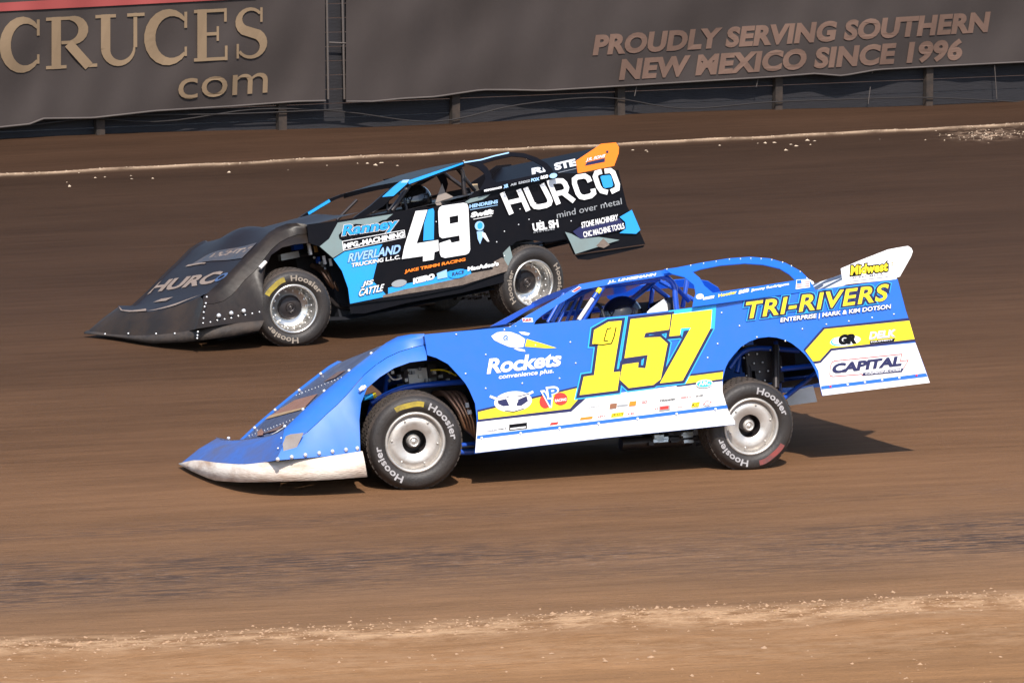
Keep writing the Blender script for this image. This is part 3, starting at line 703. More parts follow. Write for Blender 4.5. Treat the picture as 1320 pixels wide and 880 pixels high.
# race number
d = Decal(AT, .0058)
n1 = z1((138, 266), (148, 190), (226, 146), (298, 140), (252, 418), (290, 414), (274, 516), (70, 541), (92, 442), (148, 434), (170, 266))
n5 = z1((345, 132), (563, 107), (553, 188), (425, 206), (417, 232), (505, 228), (545, 264), (508, 455), (468, 486), (335, 503), (287, 458), (302, 377), (388, 365), (385, 393), (425, 397), (438, 324), (312, 342))
n7 = z1((571, 105), (785, 80), (778, 178), (626, 463), (503, 477), (670, 177), (618, 181), (611, 219), (554, 224))
for pl in (n1, n5, n7): d.poly(offset(pl, 5.2), 2)
for pl in (n1, n5, n7): d.poly(offset(pl, 3.7), 1)
for pl in (n1, n5, n7): d.poly(pl, 3)
d.quads(ribbon(z3((960, 540), (945, 610), (925, 662), (860, 672), (790, 668)), 1.5), 6)
d.quads(ribbon(z3((925, 546), (893, 552), (868, 640), (900, 645)), 1.3), 6)
d.build('race_number', VM, side)
# door graphics
d = Decal(AT)
d.poly(z3((18, 605), (60, 578), (110, 570), (170, 575), (230, 597), (275, 627), (262, 687), (210, 695), (150, 685), (90, 660), (40, 635)), 4)
d.poly(z3((225, 572), (270, 574), (312, 585), (295, 601), (250, 592)), 4); d.poly(z3((185, 699), (225, 698), (270, 707), (276, 723), (225, 716)), 4)
d.poly(z3((287, 627), (400, 660), (512, 695), (440, 697), (272, 684)), 3)
d.ell((651.8, 435.7), 3.4, 3.6, 0); d.ell((652, 436), 2.0, 2.2, 4); d.ell((652.2, 436.2), 1.3, 1.4, 0)
d.flush('rocket_logo', VM, side); d.text('Rockets', (627.5, 482), (721.5, 471.6), (630.8, 462.6), 4, bold=.032, spacing=.97)
d.flush('sponsor_lettering', VM, side); d.text('convenience plus.', (642, 490.3), (713, 482.2), (643.2, 482.6), 4, bold=.02)
d.flush('sponsor_lettering', VM, side); d.ell((661, 517.5), 24.5, 13.2, 4, -.10, 28)
d.quads(ribbon(z8((152, 492), (185, 505), (230, 498), (290, 512), (350, 485), (390, 480), (425, 463)), 3.0), 4)
d.poly(z8((200, 520), (255, 508), (275, 552), (235, 555), (205, 540)), 1); d.poly(z8((325, 515), (383, 490), (392, 522), (350, 552), (320, 552)), 1)
d.poly(z8((275, 500), (322, 496), (330, 520), (312, 560), (302, 575), (290, 560), (272, 525)), 4)
d.quads(ribbon(z8((190, 500), (260, 500), (275, 490)), 1.0), 1); d.quads(ribbon(z8((322, 487), (345, 490), (400, 476)), 1.0), 1); d.quads(ribbon(z8((245, 582), (300, 590), (365, 570)), .9), 6)
d.flush('bull_skull_logo', VM, side); d.ell(z8((500, 525))[0], 7.5, 8.6, 7); d.ell(z8((597, 508))[0], 9, 8, 7)
d.text('V', z8((500, 560))[0], z8((565, 552))[0], z8((480, 465))[0], 4, bold=.09); d.text('V', z8((503, 556))[0], z8((560, 548))[0], z8((484, 470))[0], 0, bold=.03)
d.text('P', z8((522, 505))[0], z8((584, 497))[0], z8((512, 440))[0], 4, bold=.09); d.text('P', z8((525, 501))[0], z8((580, 494))[0], z8((517, 446))[0], 0, bold=.03)
d.text('RACING', z8((560, 530))[0], z8((632, 520))[0], z8((561, 512))[0], 4, bold=.03)
d.build('fuel_logo', VM, side)
# contingency stickers along the skirt
d = Decal(AT, .005)
def sticker(x, y, w_, h_, m, txt=None, tm=6, it=0.0):
    sl = -.118
    if m is not None: d.poly([(x, y), (x + w_, y + w_ * sl), (x + w_ + it, y + w_ * sl - h_), (x + it, y - h_)], m)
    if txt: d.text(txt, (x + .6, y - .12 * h_), (x + w_ - .6, y - .12 * h_ + w_ * sl), (x + .6 + it, y - .86 * h_), tm, bold=.02)
    d.flush('sponsor_sticker', VM, side)
sticker(627, 557, 14, 3, None, 'rocket', 1); sticker(641, 554.5, 12, 2.6, None, 'mart', 6); sticker(656, 555, 23, 8, 6); d.poly([(657.5, 553.6), (677.5, 551.2), (677.5, 549.3), (657.5, 551.6)], 4); d.flush('sponsor_sticker', VM, side)
sticker(708, 548, 10, 3.4, 7, it=2); sticker(747, 541.5, 16, 3.4, 8, it=1); sticker(769, 539, 11, 3.2, None, 'JRi', 7); sticker(787, 538, 16, 5.4, 3, 'JEGS', 6, 1); sticker(808, 535, 11, 3, None, 'FK', 7)
sticker(757, 526.5, 21, 3, None, 'SWEET', 9); sticker(785, 527, 9, 6.6, 10, it=1); sticker(795, 524, 14, 2, 9); sticker(810, 523.5, 9, 6, 8, it=1); sticker(826, 521, 8, 5.2, None, 'GO', 7)
sticker(849, 518.5, 22, 5, None, 'Hoosier', 6, 1.5); sticker(877, 514, 15, 3, None, 'BELL', 7); sticker(896, 512, 12, 3.2, None, 'INK', 6)
sticker(843, 528, 5, 2.4, None, 'ii', 7); sticker(849, 529.5, 14, 6, BROWNV and 9); sticker(850, 528.3, 11, 4, 7); sticker(866, 526.5, 18, 2.2, None, 'outlaw', 7); sticker(890, 525, 10, 6, 3, 'KC', 6, 1.5); d.ell((911, 519.5), 5.6, 3.6, 4, -.12); d.quads(ribbon([(906, 521), (910, 517), (916, 518), (912, 522), (906, 521)], .9), 7)
d.flush('sponsor_sticker', VM, side); d.ell((907, 494.5), 11, 5.2, 4, -.1); d.ell((907, 494.8), 9.8, 4.2, 2, -.1); d.text('ARC', (900, 497.4), (914, 495.8), (900.3, 492.2), 4, bold=.03); d.flush('sponsor_sticker', VM, side)
for i in range(7):
    x = 620 + i * 50.2; d.flush('fastener', VM, side); d.ell((x, 564.2 - (x - 620) * .1235), 1.5, 1.3, 4)
d.build('fastener', VM, side)
# quarter graphics
d = Decal(AT)
d.poly(z6((202, 464), (255, 457), (350, 350), (1082, 283), (1207, 630), (272, 743), (247, 640), (236, 530)), 4)
yq = z6((120, 352), (287, 162), (1028, 88), (1075, 252), (342, 333), (246, 440), (190, 446))
d.poly(z6((105, 342), (276, 148), (1024, 66), (1083, 270), (352, 352), (256, 458), (205, 466)), 1); d.poly(z6((122, 352), (289, 164), (1028, 90), (1074, 250), (342, 331), (246, 438), (190, 444)), 3)
d.poly(z6((257, 660), (1172, 546), (1186, 578), (261, 690)), 0)
d.flush('quarter_stripes', VM, side); d.ell(z6((470, 266))[0], 20, 6.6, 4, -.12); d.ell(z6((400, 272))[0], 8.5, 5.4, 2, -.12); d.ell(z6((412, 268))[0], 8.5, 4.6, 4, -.12)
d.text('GR', z6((412, 296))[0], z6((556, 286))[0], z6((420, 218))[0], 6, bold=.09)
d.flush('sponsor_logo', VM, side); d.text('DELK', z6((680, 256))[0], z6((902, 232))[0], z6((692, 193))[0], 9, bold=.05); d.text('DELK', z6((676, 250))[0], z6((898, 226))[0], z6((688, 188))[0], 4, bold=.02)
d.poly(z6((680, 266), (905, 243), (892, 270), (682, 292)), 6); d.text('EQUIPMENT', z6((690, 284))[0], z6((882, 264))[0], z6((692, 270))[0], 4, bold=.02)
d.flush('sponsor_logo', VM, side); d.quads(ribbon(z6((332, 555), (340, 480), (352, 452), (375, 440), (962, 381), (948, 440), (1018, 434), (962, 528), (620, 568), (612, 556), (360, 576), (338, 570)), .8, True), 7)
d.text('CAPITAL', z6((350, 550))[0], z6((952, 480))[0], z6((368, 468))[0], 1, bold=.05, spacing=.96)
d.poly(z6((622, 545), (978, 504), (962, 536), (616, 570)), 1); d.text('CAPSIGNS.COM', z6((640, 562))[0], z6((950, 527))[0], z6((644, 545))[0], 4, bold=.02)
for i in range(6): d.ell(z6((338 + i * 150, 664 - i * 19.2))[0], 1.4, 1.2, (7 if i in (0, 5) else 4))
d.flush('sponsor_logo', VM, side)
args = ('TRI-RIVERS', (957, 411.8), (1141.5, 387.8), (961.5, 389.5))
args_ = dict(bb=.02, spacing=1.10)
d.text(*args, 2, bold=.125, **args_); d.text(*args, 1, bold=.10, **args_); d.text(*args, 3, bold=.02, **args_)
d.flush('sponsor_lettering', VM, side)
a2 = ('ENTERPRISE | MARK & KIM DOTSON', (1005, 417.2), (1147, 399.4), (1005.6, 410))
d.text(*a2, 1, bold=.06, bb=.02); d.text(*a2, 4, bold=.02)
d.build('sponsor_lettering', VM, side)

# sail panel with its window opening
u_s = fb.b(985, 380, .95)[2]
kS, uS = -1.05, u_s
SAIL = [(856, 347), (871, 345), (907, 338), (939, 333), (967, 331), (992, 333), (1013, 339), (1032.5, 349.5), (1043, 360), (1049.5, 370.6), (1050.5, 374), (922, 391.6), (892.5, 395.5), (894, 386), (896.7, 378), (894.5, 367), (882, 357), (866, 352.8)]
HOLE = [(893, 350.6), (903, 347), (928.5, 342), (960, 339.4), (983.7, 341), (1005, 346), (1017.6, 353.6), (1025, 361.2), (971, 369.8), (919, 377.4), (908, 368), (902, 358)]
sd = Z(780, 325, 4.714, [(375, 105), (520, 82), (598, 70), (675, 58), (755, 45), (822, 42), (885, 40), (948, 42), (1012, 48), (1078, 63), (1132, 85), (1185, 120), (1225, 160)])
sail = sheet(fb, 'sail_panel', car, SAIL, [HOLE], .95, [BLUE, STEEL], k=kS, u0=uS, rivets=[(a, b, .006) for a, b in sd])
d = Decal(lambda px, py, h: fb.at(px, py, .95, h, kS, uS))
d.ell((902, 382.5), 5, 3.4, 4, -.2); d.poly([(906, 384), (921, 381), (920, 384.5), (906, 387)], 4); d.flush('sponsor_sticker', VM, sail); d.text('Hoosier', (926, 383.6), (949.5, 378.6), (926, 379.6), 3, bold=.03); d.flush('sponsor_sticker', VM, sail); d.text('BSB', (952, 379.5), (965, 376.5), (953, 375), 4, bold=.04); d.text('Jimmy Rodriguez', (968, 377), (1017, 368.5), (968, 373.2), 4, bold=.04)
d.flush('sponsor_sticker', VM, sail); d.poly([(1026.5, 361.2), (1043, 360.4), (1044, 371), (1025.5, 373.4)], 4)
for i in range(3): d.poly([(1027, 365 + i * 2.6), (1043, 363.5 + i * 2.6), (1043, 364.5 + i * 2.6), (1027, 366 + i * 2.6)], 7)
d.poly([(1027, 362), (1033, 361.6), (1033, 366), (1027, 366.8)], 0)
d.build('flag_sticker', VM, sail)
# right sail panel (mirrored, the longer one)
mb = MB(); lp = [SAIL, HOLE]
mb.prism([fb.mir(fb.at(p[0], p[1], .95, 0, kS, uS)) for q in lp for p in q], [fb.mir(fb.at(p[0], p[1], .95, -.006, kS, uS)) for q in lp for p in q], lp); mb.build('sail_panel', BLUE, car)
# roof
def roof(fr, root, edge, lat, mats, back_l, crown=.012, th=.045):
    pts = smoothed(edge, 8); P = [fr.b(p[0], p[1], lat) for p in pts]; mb = MB()
    top = []; lowr = []
    for a in np.linspace(1, -1, 11):
        top.append([fr.w(p[0], a * lat if a > 0 else a * back_l, p[2] + crown * (1 - a * a)) for i, p in enumerate(P)])
        lowr.append([fr.w(p[0], a * lat if a > 0 else a * back_l, p[2] - th + crown * (1 - a * a)) for p in P])
    mb.grid(top); mb.grid(lowr); mb.grid([top[0], lowr[0]], 0, False); mb.grid([top[-1], lowr[-1]], 0, False)
    mb.grid([[r[0] for r in top], [r[0] for r in lowr]], 0, False); mb.grid([[r[-1] for r in top], [r[-1] for r in lowr]], 0, False)
    return mb.build('roof', mats, root)
rf = roof(fb, car, [(746, 366.5), (775, 361), (800, 357), (835, 351.5), (869, 345.5)], .60, [BLUE, STEEL], .46)
d = Decal(lambda px, py, h: fb.at(px, py, .60, h))
d.text('J.L. LINGEMANN', (783, 366), (844, 356.2), (784.5, 361.8), 4, bold=.05)
d.build('roof_lettering', VM, rf)
# windscreen posts
post_near = sheet(fb, 'windscreen_post', car, [(749, 366.5), (725, 380.5), (701.6, 394), (683, 404.7), (655.6, 422), (688, 419), (690.5, 413.5), (698, 406.7), (718.6, 393), (735.7, 383), (752, 372)], [], .74, [BLUE], th=.03)
d = Decal(lambda px, py, h: fb.at(px, py, .74, h))
d.poly(z3((250, 470), (330, 468), (335, 498), (258, 500)), 4); d.text('R&R', z3((258, 495))[0], z3((325, 492))[0], z3((258, 475))[0], 7, bold=.05); d.flush('sponsor_sticker', VM, post_near); d.text('Performance', z3((148, 545))[0], z3((318, 530))[0], z3((152, 532))[0], 4, bold=.05)
d.flush('sponsor_sticker', VM, post_near); d.poly(z3((625, 268), (680, 230), (700, 240), (645, 275)), 4); d.poly(z3((632, 266), (682, 234), (696, 240), (648, 270)), 7)
d.build('sponsor_sticker', VM, post_near)
sheet(fb, 'windscreen_post', car, [(624, 425), (655, 408), (677.7, 395.8), (703, 383), (708, 386), (698, 391), (681, 400), (640, 425)], [], -.40, [BLUED], th=.03)
tubes(fb, 'rock_guard', car, BLUED, [([(a, 415.5, l), (b_, 378, l)], .014) for a, b_, l in [(706, 727, .30), (712, 733, .22), (720, 738, .14), (730, 746, .06), (739, 752, .0)]])
tubes(fb, 'roll_cage', car, BLUED, [
    ([(778, 366, .56), (820, 359, .56), (846, 356, .56), (862, 360, .56), (870, 372, .56), (872, 396, .56), (.0 - 1.1, .56, .2)], .022),
    ([(-.95, -.5, 1.19), (-1.1, -.5, 1.1), (-1.12, -.5, .3)], .022),
    ([(778, 367, .56), (757, 402, .56), (750, 414, .56)], .026), ([(765, 370, .56), (-.35, -.45, 1.18)], .022),
    ([(845, 361, .5), (-1.05, -.45, 1.18)], .022), ([(832, 361, .30), (862, 384, .30)], .018), ([(868, 366, .5), (888, 388, .45)], .018), ([(886, 358, .35), (880, 396, .35)], .018),
    ([(842, 366, .05), (838, 398, .05)], .018), ([(850, 362, .2), (905, 392, .2)], .016), ([(775, 369, .5), (850, 360, .5)], .02), ([(-.4, -.5, 1.17), (-.95, -.5, 1.19)], .022)])
mb = MB(); mb.tube([fb.at(746, 412.5, .60), fb.at(764, 385, .60)], .016, 8); mb.tube([fb.at(765, 384, .60), fb.at(769, 378, .60)], .018, 8, 1); mb.tube([fb.at(770, 377.5, .60), fb.at(773.5, 372, .60)], .019, 8, 2); mb.build('taped_bar', [WHITED, BLUED, YEL], car)
# seat
mb = MB(); c = fb.b(845, 398, .25)
sx = c[0]
mb.prism([fb.at(p[0], p[1], .42) for p in [(834, 402), (838, 398), (856, 385), (862, 391), (868, 393), (870, 402), (866, 430), (838, 436)]], [fb.at(p[0], p[1], .38) for p in [(834, 402), (838, 398), (856, 385), (862, 391), (868, 393), (870, 402), (866, 430), (838, 436)]], [[(834, 402), (838, 398), (856, 385), (862, 391), (868, 393), (870, 402), (866, 430), (838, 436)]])
mb.box(fb.w(sx - .06, .22, c[2] - .28), (fb.f, fb.l, fb.u), (.03, .22, .34), 1); mb.box(fb.w(sx + .22, .22, c[2] - .60), (fb.f, fb.l, fb.u), (.24, .22, .05), 1); mb.box(fb.w(sx + .02, .03, c[2] - .02), (fb.f, fb.l, fb.u), (.10, .015, .10), 1)
mb.build('seat', [SEATM, DARKI], car)
mb = MB(); sw = fb.b(770, 420, .25); mb.tube([fb.w(sw[0], .25 + .17 * math.cos(a), sw[2] + .17 * math.sin(a)) for a in np.linspace(0, 6.283, 22)], .013, 6); mb.tube([fb.w(sw[0], .25, sw[2]), fb.w(sw[0] + .4, .25, sw[2] - .15)], .018, 6); mb.build('steering_wheel', DARKI, car)
# spoiler
EP = [(1084, 346), (1110, 335), (1144.5, 321.6), (1158, 319), (1170.5, 317), (1175, 320), (1176.6, 324), (1174.5, 330.5), (1160, 356.4), (1156, 357.6), (1155.5, 359.8), (1086.6, 366.8)]
sp = sheet(fb, 'spoiler_plate', car, EP, [], .945, [WHITE], th=.006)
d = Decal(lambda px, py, h: fb.at(px, py, .945, h))
a = ('Midwest', z5((486, 330))[0], z5((835, 288))[0], z5((492, 240))[0])
d.text(*a, 6, bold=.15, bb=.04, spacing=1.08); d.text(*a, 3, bold=.045, bb=.04, spacing=1.08)
d.text('SHEET METAL', z5((500, 360))[0], z5((820, 322))[0], z5((502, 346))[0], 1, bold=.01); d.quads(ribbon(z5((475, 388), (840, 342)), .5), 1); d.text(':', z5((872, 238))[0], z5((884, 237))[0], z5((872, 205))[0], 8, bold=.03)
d.build('spoiler_lettering', VM, sp)
mb = MB(); mb.prism([fb.mir(fb.at(p[0], p[1], .945)) for p in EP], [fb.mir(fb.at(p[0], p[1], .939)) for p in EP], [EP]); mb.build('spoiler_plate', WHITE, car)
s0 = fb.b(1098, 365, .93); s1 = fb.b(1163, 327, .93)
mb = MB(); mb.grid([[fb.w(s0[0], .935, s0[2]), fb.w(s1[0], .935, s1[2])], [fb.w(s0[0], -.935, s0[2]), fb.w(s1[0], -.935, s1[2])]], 0, False)
bl = mb.build('spoiler_blade', WHITE, car)
nrm = np.cross(fb.l, (fb.f * (s1[0] - s0[0]) + fb.u * (s1[2] - s0[2]))); nrm /= np.linalg.norm(nrm); nrm = nrm if nrm @ fb.f > 0 else -nrm
def blade(px, py, h): return fb.w(s0[0] + (s1[0] - s0[0]) * py, .93 - 1.86 * px, s0[2] + (s1[2] - s0[2]) * py) + nrm * h
d = Decal(lambda px, py, h: blade(px, py, h)); d.text('157', (.93, .1), (.35, .1), (.90, .92), 1, bold=.06); d.build('spoiler_number', VM, bl)
# wheels
upz = np.array([0, 0, 1.0])
def at_z(px, py, z): return ground(px, py, z)
wl = [None] * 4
o_f = turned(fb, -8); o_r = turned(fb, -3)
wheel(car, at_z(535, 570, .352), o_f, upz + fb.gl * .02, .358, 'cover', dict(text=math.radians(19), patch=(math.radians(-32), math.radians(12), TYREY, .262, .300)), .3)
wheel(car, at_z(968, 549.5, .328), o_r, upz, .348, 'cover', dict(text=math.radians(6), patch=(math.radians(120), math.radians(168), TYRER, .262, .302)), 1.0)
def on_ground(fr, x, l, R): p = fr.w(x, 0, 0); p = p + fr.gl * l; p[2] = R; return p
xf = fb.b(535, 570, .95)[0]; xr = fb.b(968, 549.5, .95)[0]
wheel(car, on_ground(fb, xf, -.90, .275), -o_f, upz, .275, 'cover', dict(text=0.4), .3)
wheel(car, on_ground(fb, xr, -.92, .31), -o_r, upz, .31, 'cover', dict(text=2.4), .3)
# front engine bay
mb = MB()
def bx(px, py, l, h, m): mb.box(fb.at(px, py, l), (fb.f, fb.l, fb.u), h, m)
bx(560, 520, .20, (.33, .16, .16), 0); bx(548, 487, .28, (.16, .07, .05), 2); bx(536, 485, .40, (.075, .05, .055), 1); bx(556, 478, .42, (.035, .03, .05), 0); bx(575, 484, .40, (.06, .05, .045), 0); bx(540, 474, .2, (.2, .16, .03), 0)
for i in range(9): bx(505 + i * 9, 480 + (i % 3) * 5, .46 + .02 * (i % 2), (.012, .02, .012), 1 + i % 2)
for i in range(7): mb.ball(fb.at(502 + i * 13, 490 - (i % 4) * 5, .5), .014, 2, 4)
mb.build('engine', [DARK, ALU, GREYV], car)
mb = MB()
for i, (a, b_) in enumerate([(0, 0), (9, -3), (17, -5), (25, -6)]):
    mb.tube([fb.at(560 + a * .6, 507, .40), fb.at(574 + a * .8, 508, .55), fb.at(590 + a * .55, 528, .62), fb.at(597 + a * .5, 543, .62), fb.at(603 + a * .4, 553 + i * 2.5, .60), fb.at(625, 560 + i * 3.2, .56), fb.at(660, 566 + i, .5)], .022, 9, sub=5)
mb.build('exhaust_header', COPPER, car)
tubes(fb, 'chassis_tube', car, BLUED, [([(478, 520, .55), (520, 500, .55), (598, 492, .55)], .022), ([(470, 560, .5), (482, 508, .45)], .02), ([(500, 478, .3), (492, 540, .4)], .018), ([(592, 582, .60), (613, 581, .60), (640, 574, .60)], .024), ([(594, 574, .5), (640, 568, .5)], .02), ([(590, 470, .3), (612, 535, .3)], .018), ([(525, 462, .2), (598, 470, .2)], .016)])
tubes(fb, 'shock_absorber', car, CYAN, [([(468, 513, .62), (480, 510, .60)], .022)]); tubes(fb, 'shock_collar', car, YEL, [([(480, 510, .60), (484, 509, .60)], .024)])
mb = MB(); mb.tube([fb.at(500, 481, .55), fb.at(507, 489, .56), fb.at(518, 487, .55)], .007, 6, sub=4); mb.build('hose', WHITED, car); mb = MB(); mb.tube([fb.at(555, 477, .5), fb.at(572, 477, .52), fb.at(588, 484, .5)], .006, 6, 1, sub=4); mb.build('hose', [WHITED, YEL], car)
mb = MB(); bx(602, 522, .70, (.012, .01, .018), 0); bx(605, 531, .70, (.014, .01, .016), 0); mb.build('white_clamp', [WHITE], car)
# rear wheel well
mb = MB()
mb.tube([on_ground(fb, xr, .75, .36), on_ground(fb, xr, -.75, .36)], .06, 12); mb.ball(on_ground(fb, xr, -.05, .36), .17, 0, 7); mb.build('rear_axle', DARK, car)
tubes(fb, 'shock_absorber', car, DARK, [([(1000, 445, .55), (1000, 500, .6)], .028), ([(962, 446, .45), (966, 500, .5)], .03)])
tubes(fb, 'rear_frame', car, BLUED, [([(940, 475, .5), (965, 450, .5), (1030, 452, .5)], .02), ([(1008, 515, .5), (1055, 478, .4)], .02), ([(1000, 440, .3), (1006, 510, .3)], .018), ([(950, 480, .4), (958, 440, .4)], .025), ([(-2.75, .5, .5), (-2.75, -.6, .5)], .022), ([(-1.9, .5, .5), (-2.75, .5, .5)], .022), ([(-1.9, -.5, .5), (-2.75, -.5, .5)], .022), ([(-2.75, .5, .5), (-2.72, .5, .95)], .02), ([(-2.75, -.5, .5), (-2.72, -.5, .95)], .02)])
mb = MB(); mb.box(fb.w(-2.35, 0, .66), (fb.f, fb.l, fb.u), (.26, .38, .16)); mb.build('fuel_cell', DARKI, car)
mb = MB()
for p, h in [((985, 470), (.10, .04, .14)), ((966, 462), (.05, .05, .10)), ((1001, 476), (.03, .05, .10)), ((1012, 473), (.09, .012, .012))]: bx(*p, .45, h, 0)
for i in range(16): mb.ball(fb.at(958 + (i * 7) % 52, 446 + (i * 11) % 50, .52), .008, 1, 4)
mb.build('suspension_parts', [DARK, STEEL], car)
RQ = [(1002, 428), (1062, 420), (1062, 486), (1048, 497), (1024, 503), (1012, 506), (1000, 506)]
rq = sheet(fb, 'right_quarter_panel', car, RQ, [], -.93, [BLUE], th=.006)
sheet(fb, 'right_quarter_skirt', car, [(1012, 506), (1024, 503), (1048, 496.5), (1053.5, 517.5), (1017, 522.5)], [], -.93, [WHITED], th=.006)
d = Decal(lambda px, py, h: fb.at(px, py, -.93, h)); d.text('WILWOOD', (1014, 498), (1043, 490), (1016, 489), 7, bold=.05); d.build('inner_lettering', VM, rq)
mb = MB()
for i in range(22): bx(838 + (i * 17) % 70, 572 - (i * 5) % 12 - (i % 3) * 1.5, .55, (.02 + .01 * (i % 3), .03, .012), i % 2)
mb.tube([fb.at(800, 572, .5), fb.at(890, 566, .5)], .05, 8, 0)
mb.build('gearbox_linkage', [DARK, ALUB], car)
# nose hardware
mb = MB()
for p in Z(220, 450, 5, [(690, 708), (780, 693), (868, 680), (957, 668), (1043, 657), (1130, 646), (1203, 637)]): mb = MB(); mb.ball(fb.at(p[0], p[1], .945), .016, 0, 5); mb.build('fastener', STEEL, car)
for p in Z(220, 450, 5, [(712, 572), (692, 638)]): mb = MB(); mb.ball(fb.at(p[0], p[1], .86), .008, 0, 4); mb.build('fastener', STEEL, car)
d = Decal(lambda px, py, h: fb.at(px, py, .905, h), .008)
d.poly([(364, 572), (368, 562), (374, 559.5), (391, 557.5), (389, 562), (383, 575), (378, 581), (371, 583), (365, 581)], 0); d.build('scraped_patch', [RUSTY], car)
mb = MB(); mb.ball(fb.at(467.5, 500, .93), (.02, .02, .02), 0, 5); mb.tube([fb.at(463, 503, .935), fb.at(471, 498, .93)], .014, 6); mb.build('lip_clip', [WHITE], car)
def hoodpt(rows, s, t, h=.004):
    n = len(rows) - 1; m = len(rows[0]) - 1
    i = min(int(s * n), n - 1); j = min(int(t * m), m - 1); a = s * n - i; b_ = t * m - j
    p = (rows[i][j] * (1 - b_) + rows[i][j + 1] * b_) * (1 - a) + (rows[i + 1][j] * (1 - b_) + rows[i + 1][j + 1] * b_) * a
    e1 = rows[i + 1][j] - rows[i][j]; e2 = rows[i][j + 1] - rows[i][j]; nn = np.cross(e1, e2); nn /= np.linalg.norm(nn) + 1e-9
    return p + (nn if nn[2] > 0 else -nn) * h
def hoodpatch(mb, rows, s0, s1, t0, t1, m, h=.004):
    mb.grid([[hoodpt(rows, s, t, h) for t in np.linspace(t0, t1, 9)] for s in np.linspace(s0, s1, 7)], m, False)
def hood_at(rows):
    n, m = 60, 50
    st = [(i / n, j / m) for i in range(n + 1) for j in range(m + 1)]
    W = np.array([hoodpt(rows, *q, 0) for q in st]); D_ = W - CC; zz = D_ @ CF
    PX = np.stack([660 + FP * (D_ @ CX) / zz, 440 - FP * (D_ @ CU) / zz], 1); st = np.array(st)
    def f(px, py, h):
        dd = np.sum((PX - (px, py)) ** 2, 1); k = np.argsort(dd)[:6]; wt = 1 / (dd[k] + .02); q = (st[k] * wt[:, None]).sum(0) / wt.sum()
        q = (min(max(q[0], 0), .999), min(max(q[1], 0), .999))
        return q if h is None else hoodpt(rows, *q, h)
    f.rows = rows; return f
def densepoly(d, pts, m, n=14):
    a, b, c, e = [np.array(d.at(p[0], p[1], None)) for p in pts]; d.h += .0006
    d.mb.grid([[hoodpt(d.at.rows, *((a * (1 - u) + b * u) * (1 - v) + (e * (1 - u) + c * u) * v), d.h) for u in np.linspace(0, 1, n)] for v in np.linspace(0, 1, n)], m, False)
zn = lambda *p: Z(220, 450, 5, p)
HM = [BROWNV, mat('gold_vinyl', (.45, .28, .12), .5, dirt=.5), mat('dark_red_vinyl', (.12, .05, .04), .5, dirt=.6), WHITED]
d = Decal(hood_at(hood), .004)
densepoly(d, zn((610, 440), (860, 385), (950, 290), (800, 330)), 0); densepoly(d, zn((600, 445), (850, 390), (880, 372), (640, 425)), 1); densepoly(d, zn((700, 390), (800, 340), (815, 332), (720, 385)), 1)
d.flush('hood_sponsor_panel', HM, car)
densepoly(d, zn((985, 215), (1060, 190), (1130, 140), (1080, 150)), 2); d.flush('hood_sponsor_panel', HM, car)
densepoly(d, zn((400, 560), (560, 560), (700, 520), (740, 480)), 2); densepoly(d, zn((400, 570), (440, 570), (450, 548), (420, 550)), 1); densepoly(d, zn((560, 565), (600, 560), (590, 515), (560, 540)), 0); d.flush('hood_sponsor_panel', HM, car)
densepoly(d, zn((650, 560), (700, 548), (745, 515), (752, 495)), 3); d.flush('hood_edge_trim', HM, car)
mb = MB()
for s in (.10, .42):
    for t in np.linspace(.08, .92, 15): mb.ball(hoodpt(hood, s, t, .002), .0042, 0, 4)
for s in (.03, .16, .30, .46, .6): mb.ball(hoodpt(hood, s, .965, .01), .014, 0, 4); mb.ball(hoodpt(hood, s, .04, .01), .014, 0, 4)
mb.build('hood_rivets', STEEL, car)
pb = driver(fb, (803, 407), .24, 'driver in a black helmet seated in the blue car', HELM, .150)

# =================================================================== black car 49
fk = Fr(540, 434, 35, 6, 10.5)
car2 = thing('race_car', 'black dirt race car numbered 49 with an orange spoiler plate, behind the blue car', 'race car', fk.O, -fk.yaw + math.pi, 'race cars on the track')
kS2 = [(262, 382), (275, 371), (293, 354), (312, 334), (332, 315), (345, 301), (356, 293.5), (375, 287.3), (395, 289.3)]
kS1 = [(262, 392), (284, 389.5), (301, 378), (316, 360), (332, 346), (345, 327), (358, 314), (372, 306), (384, 302), (397, 302)]
kS0 = [(252, 424), (270, 421), (293, 417.5), (318, 415), (340, 412.7), (338.6, 390), (338.6, 374), (340, 355), (343.5, 338), (353, 323.6), (368, 317), (383, 314.5), (398, 313)]
kval = [(340, 412.7, 333, 426, .95), (317, 415, 315, 430, .94), (293, 417.5, 293, 434, .92), (270, 421, 270, 437, .88), (254, 424, 254, 439, .80), (235, 427.5, 235, 441, .62), (216, 430, 216, 441.7, .45), (196, 431.5, 196, 442.5, .22), (177, 432, 177, 442.6, 0), (158, 431.5, 158, 441.5, -.25), (138.6, 430, 138.6, 439.8, -.48), (124, 427, 122, 437, -.64), (112, 426, 109, 431, -.76)]
khe = [(261, 380.5, .70), (254.6, 384.7, .62), (225.6, 395, .36), (200, 401, .1), (187, 402, -.02), (170, 403, -.2), (158, 402, -.36), (150, 398, -.52), (152, 394, -.62)]
ktf = [(396, 290), (436, 285), (470, 279), (505, 274)]
ktr = [(606, 250), (623, 244.5), (718, 224), (797, 219.5)]
khood = body_shell(fk, car2, kS2, kS1, kS0, kval, khe, ktf, ktr, -2.78, (BLACKN, BLACKD, HOODB, DARKI), facem=BLACKF, ridge_l=.76, bulge=.07)
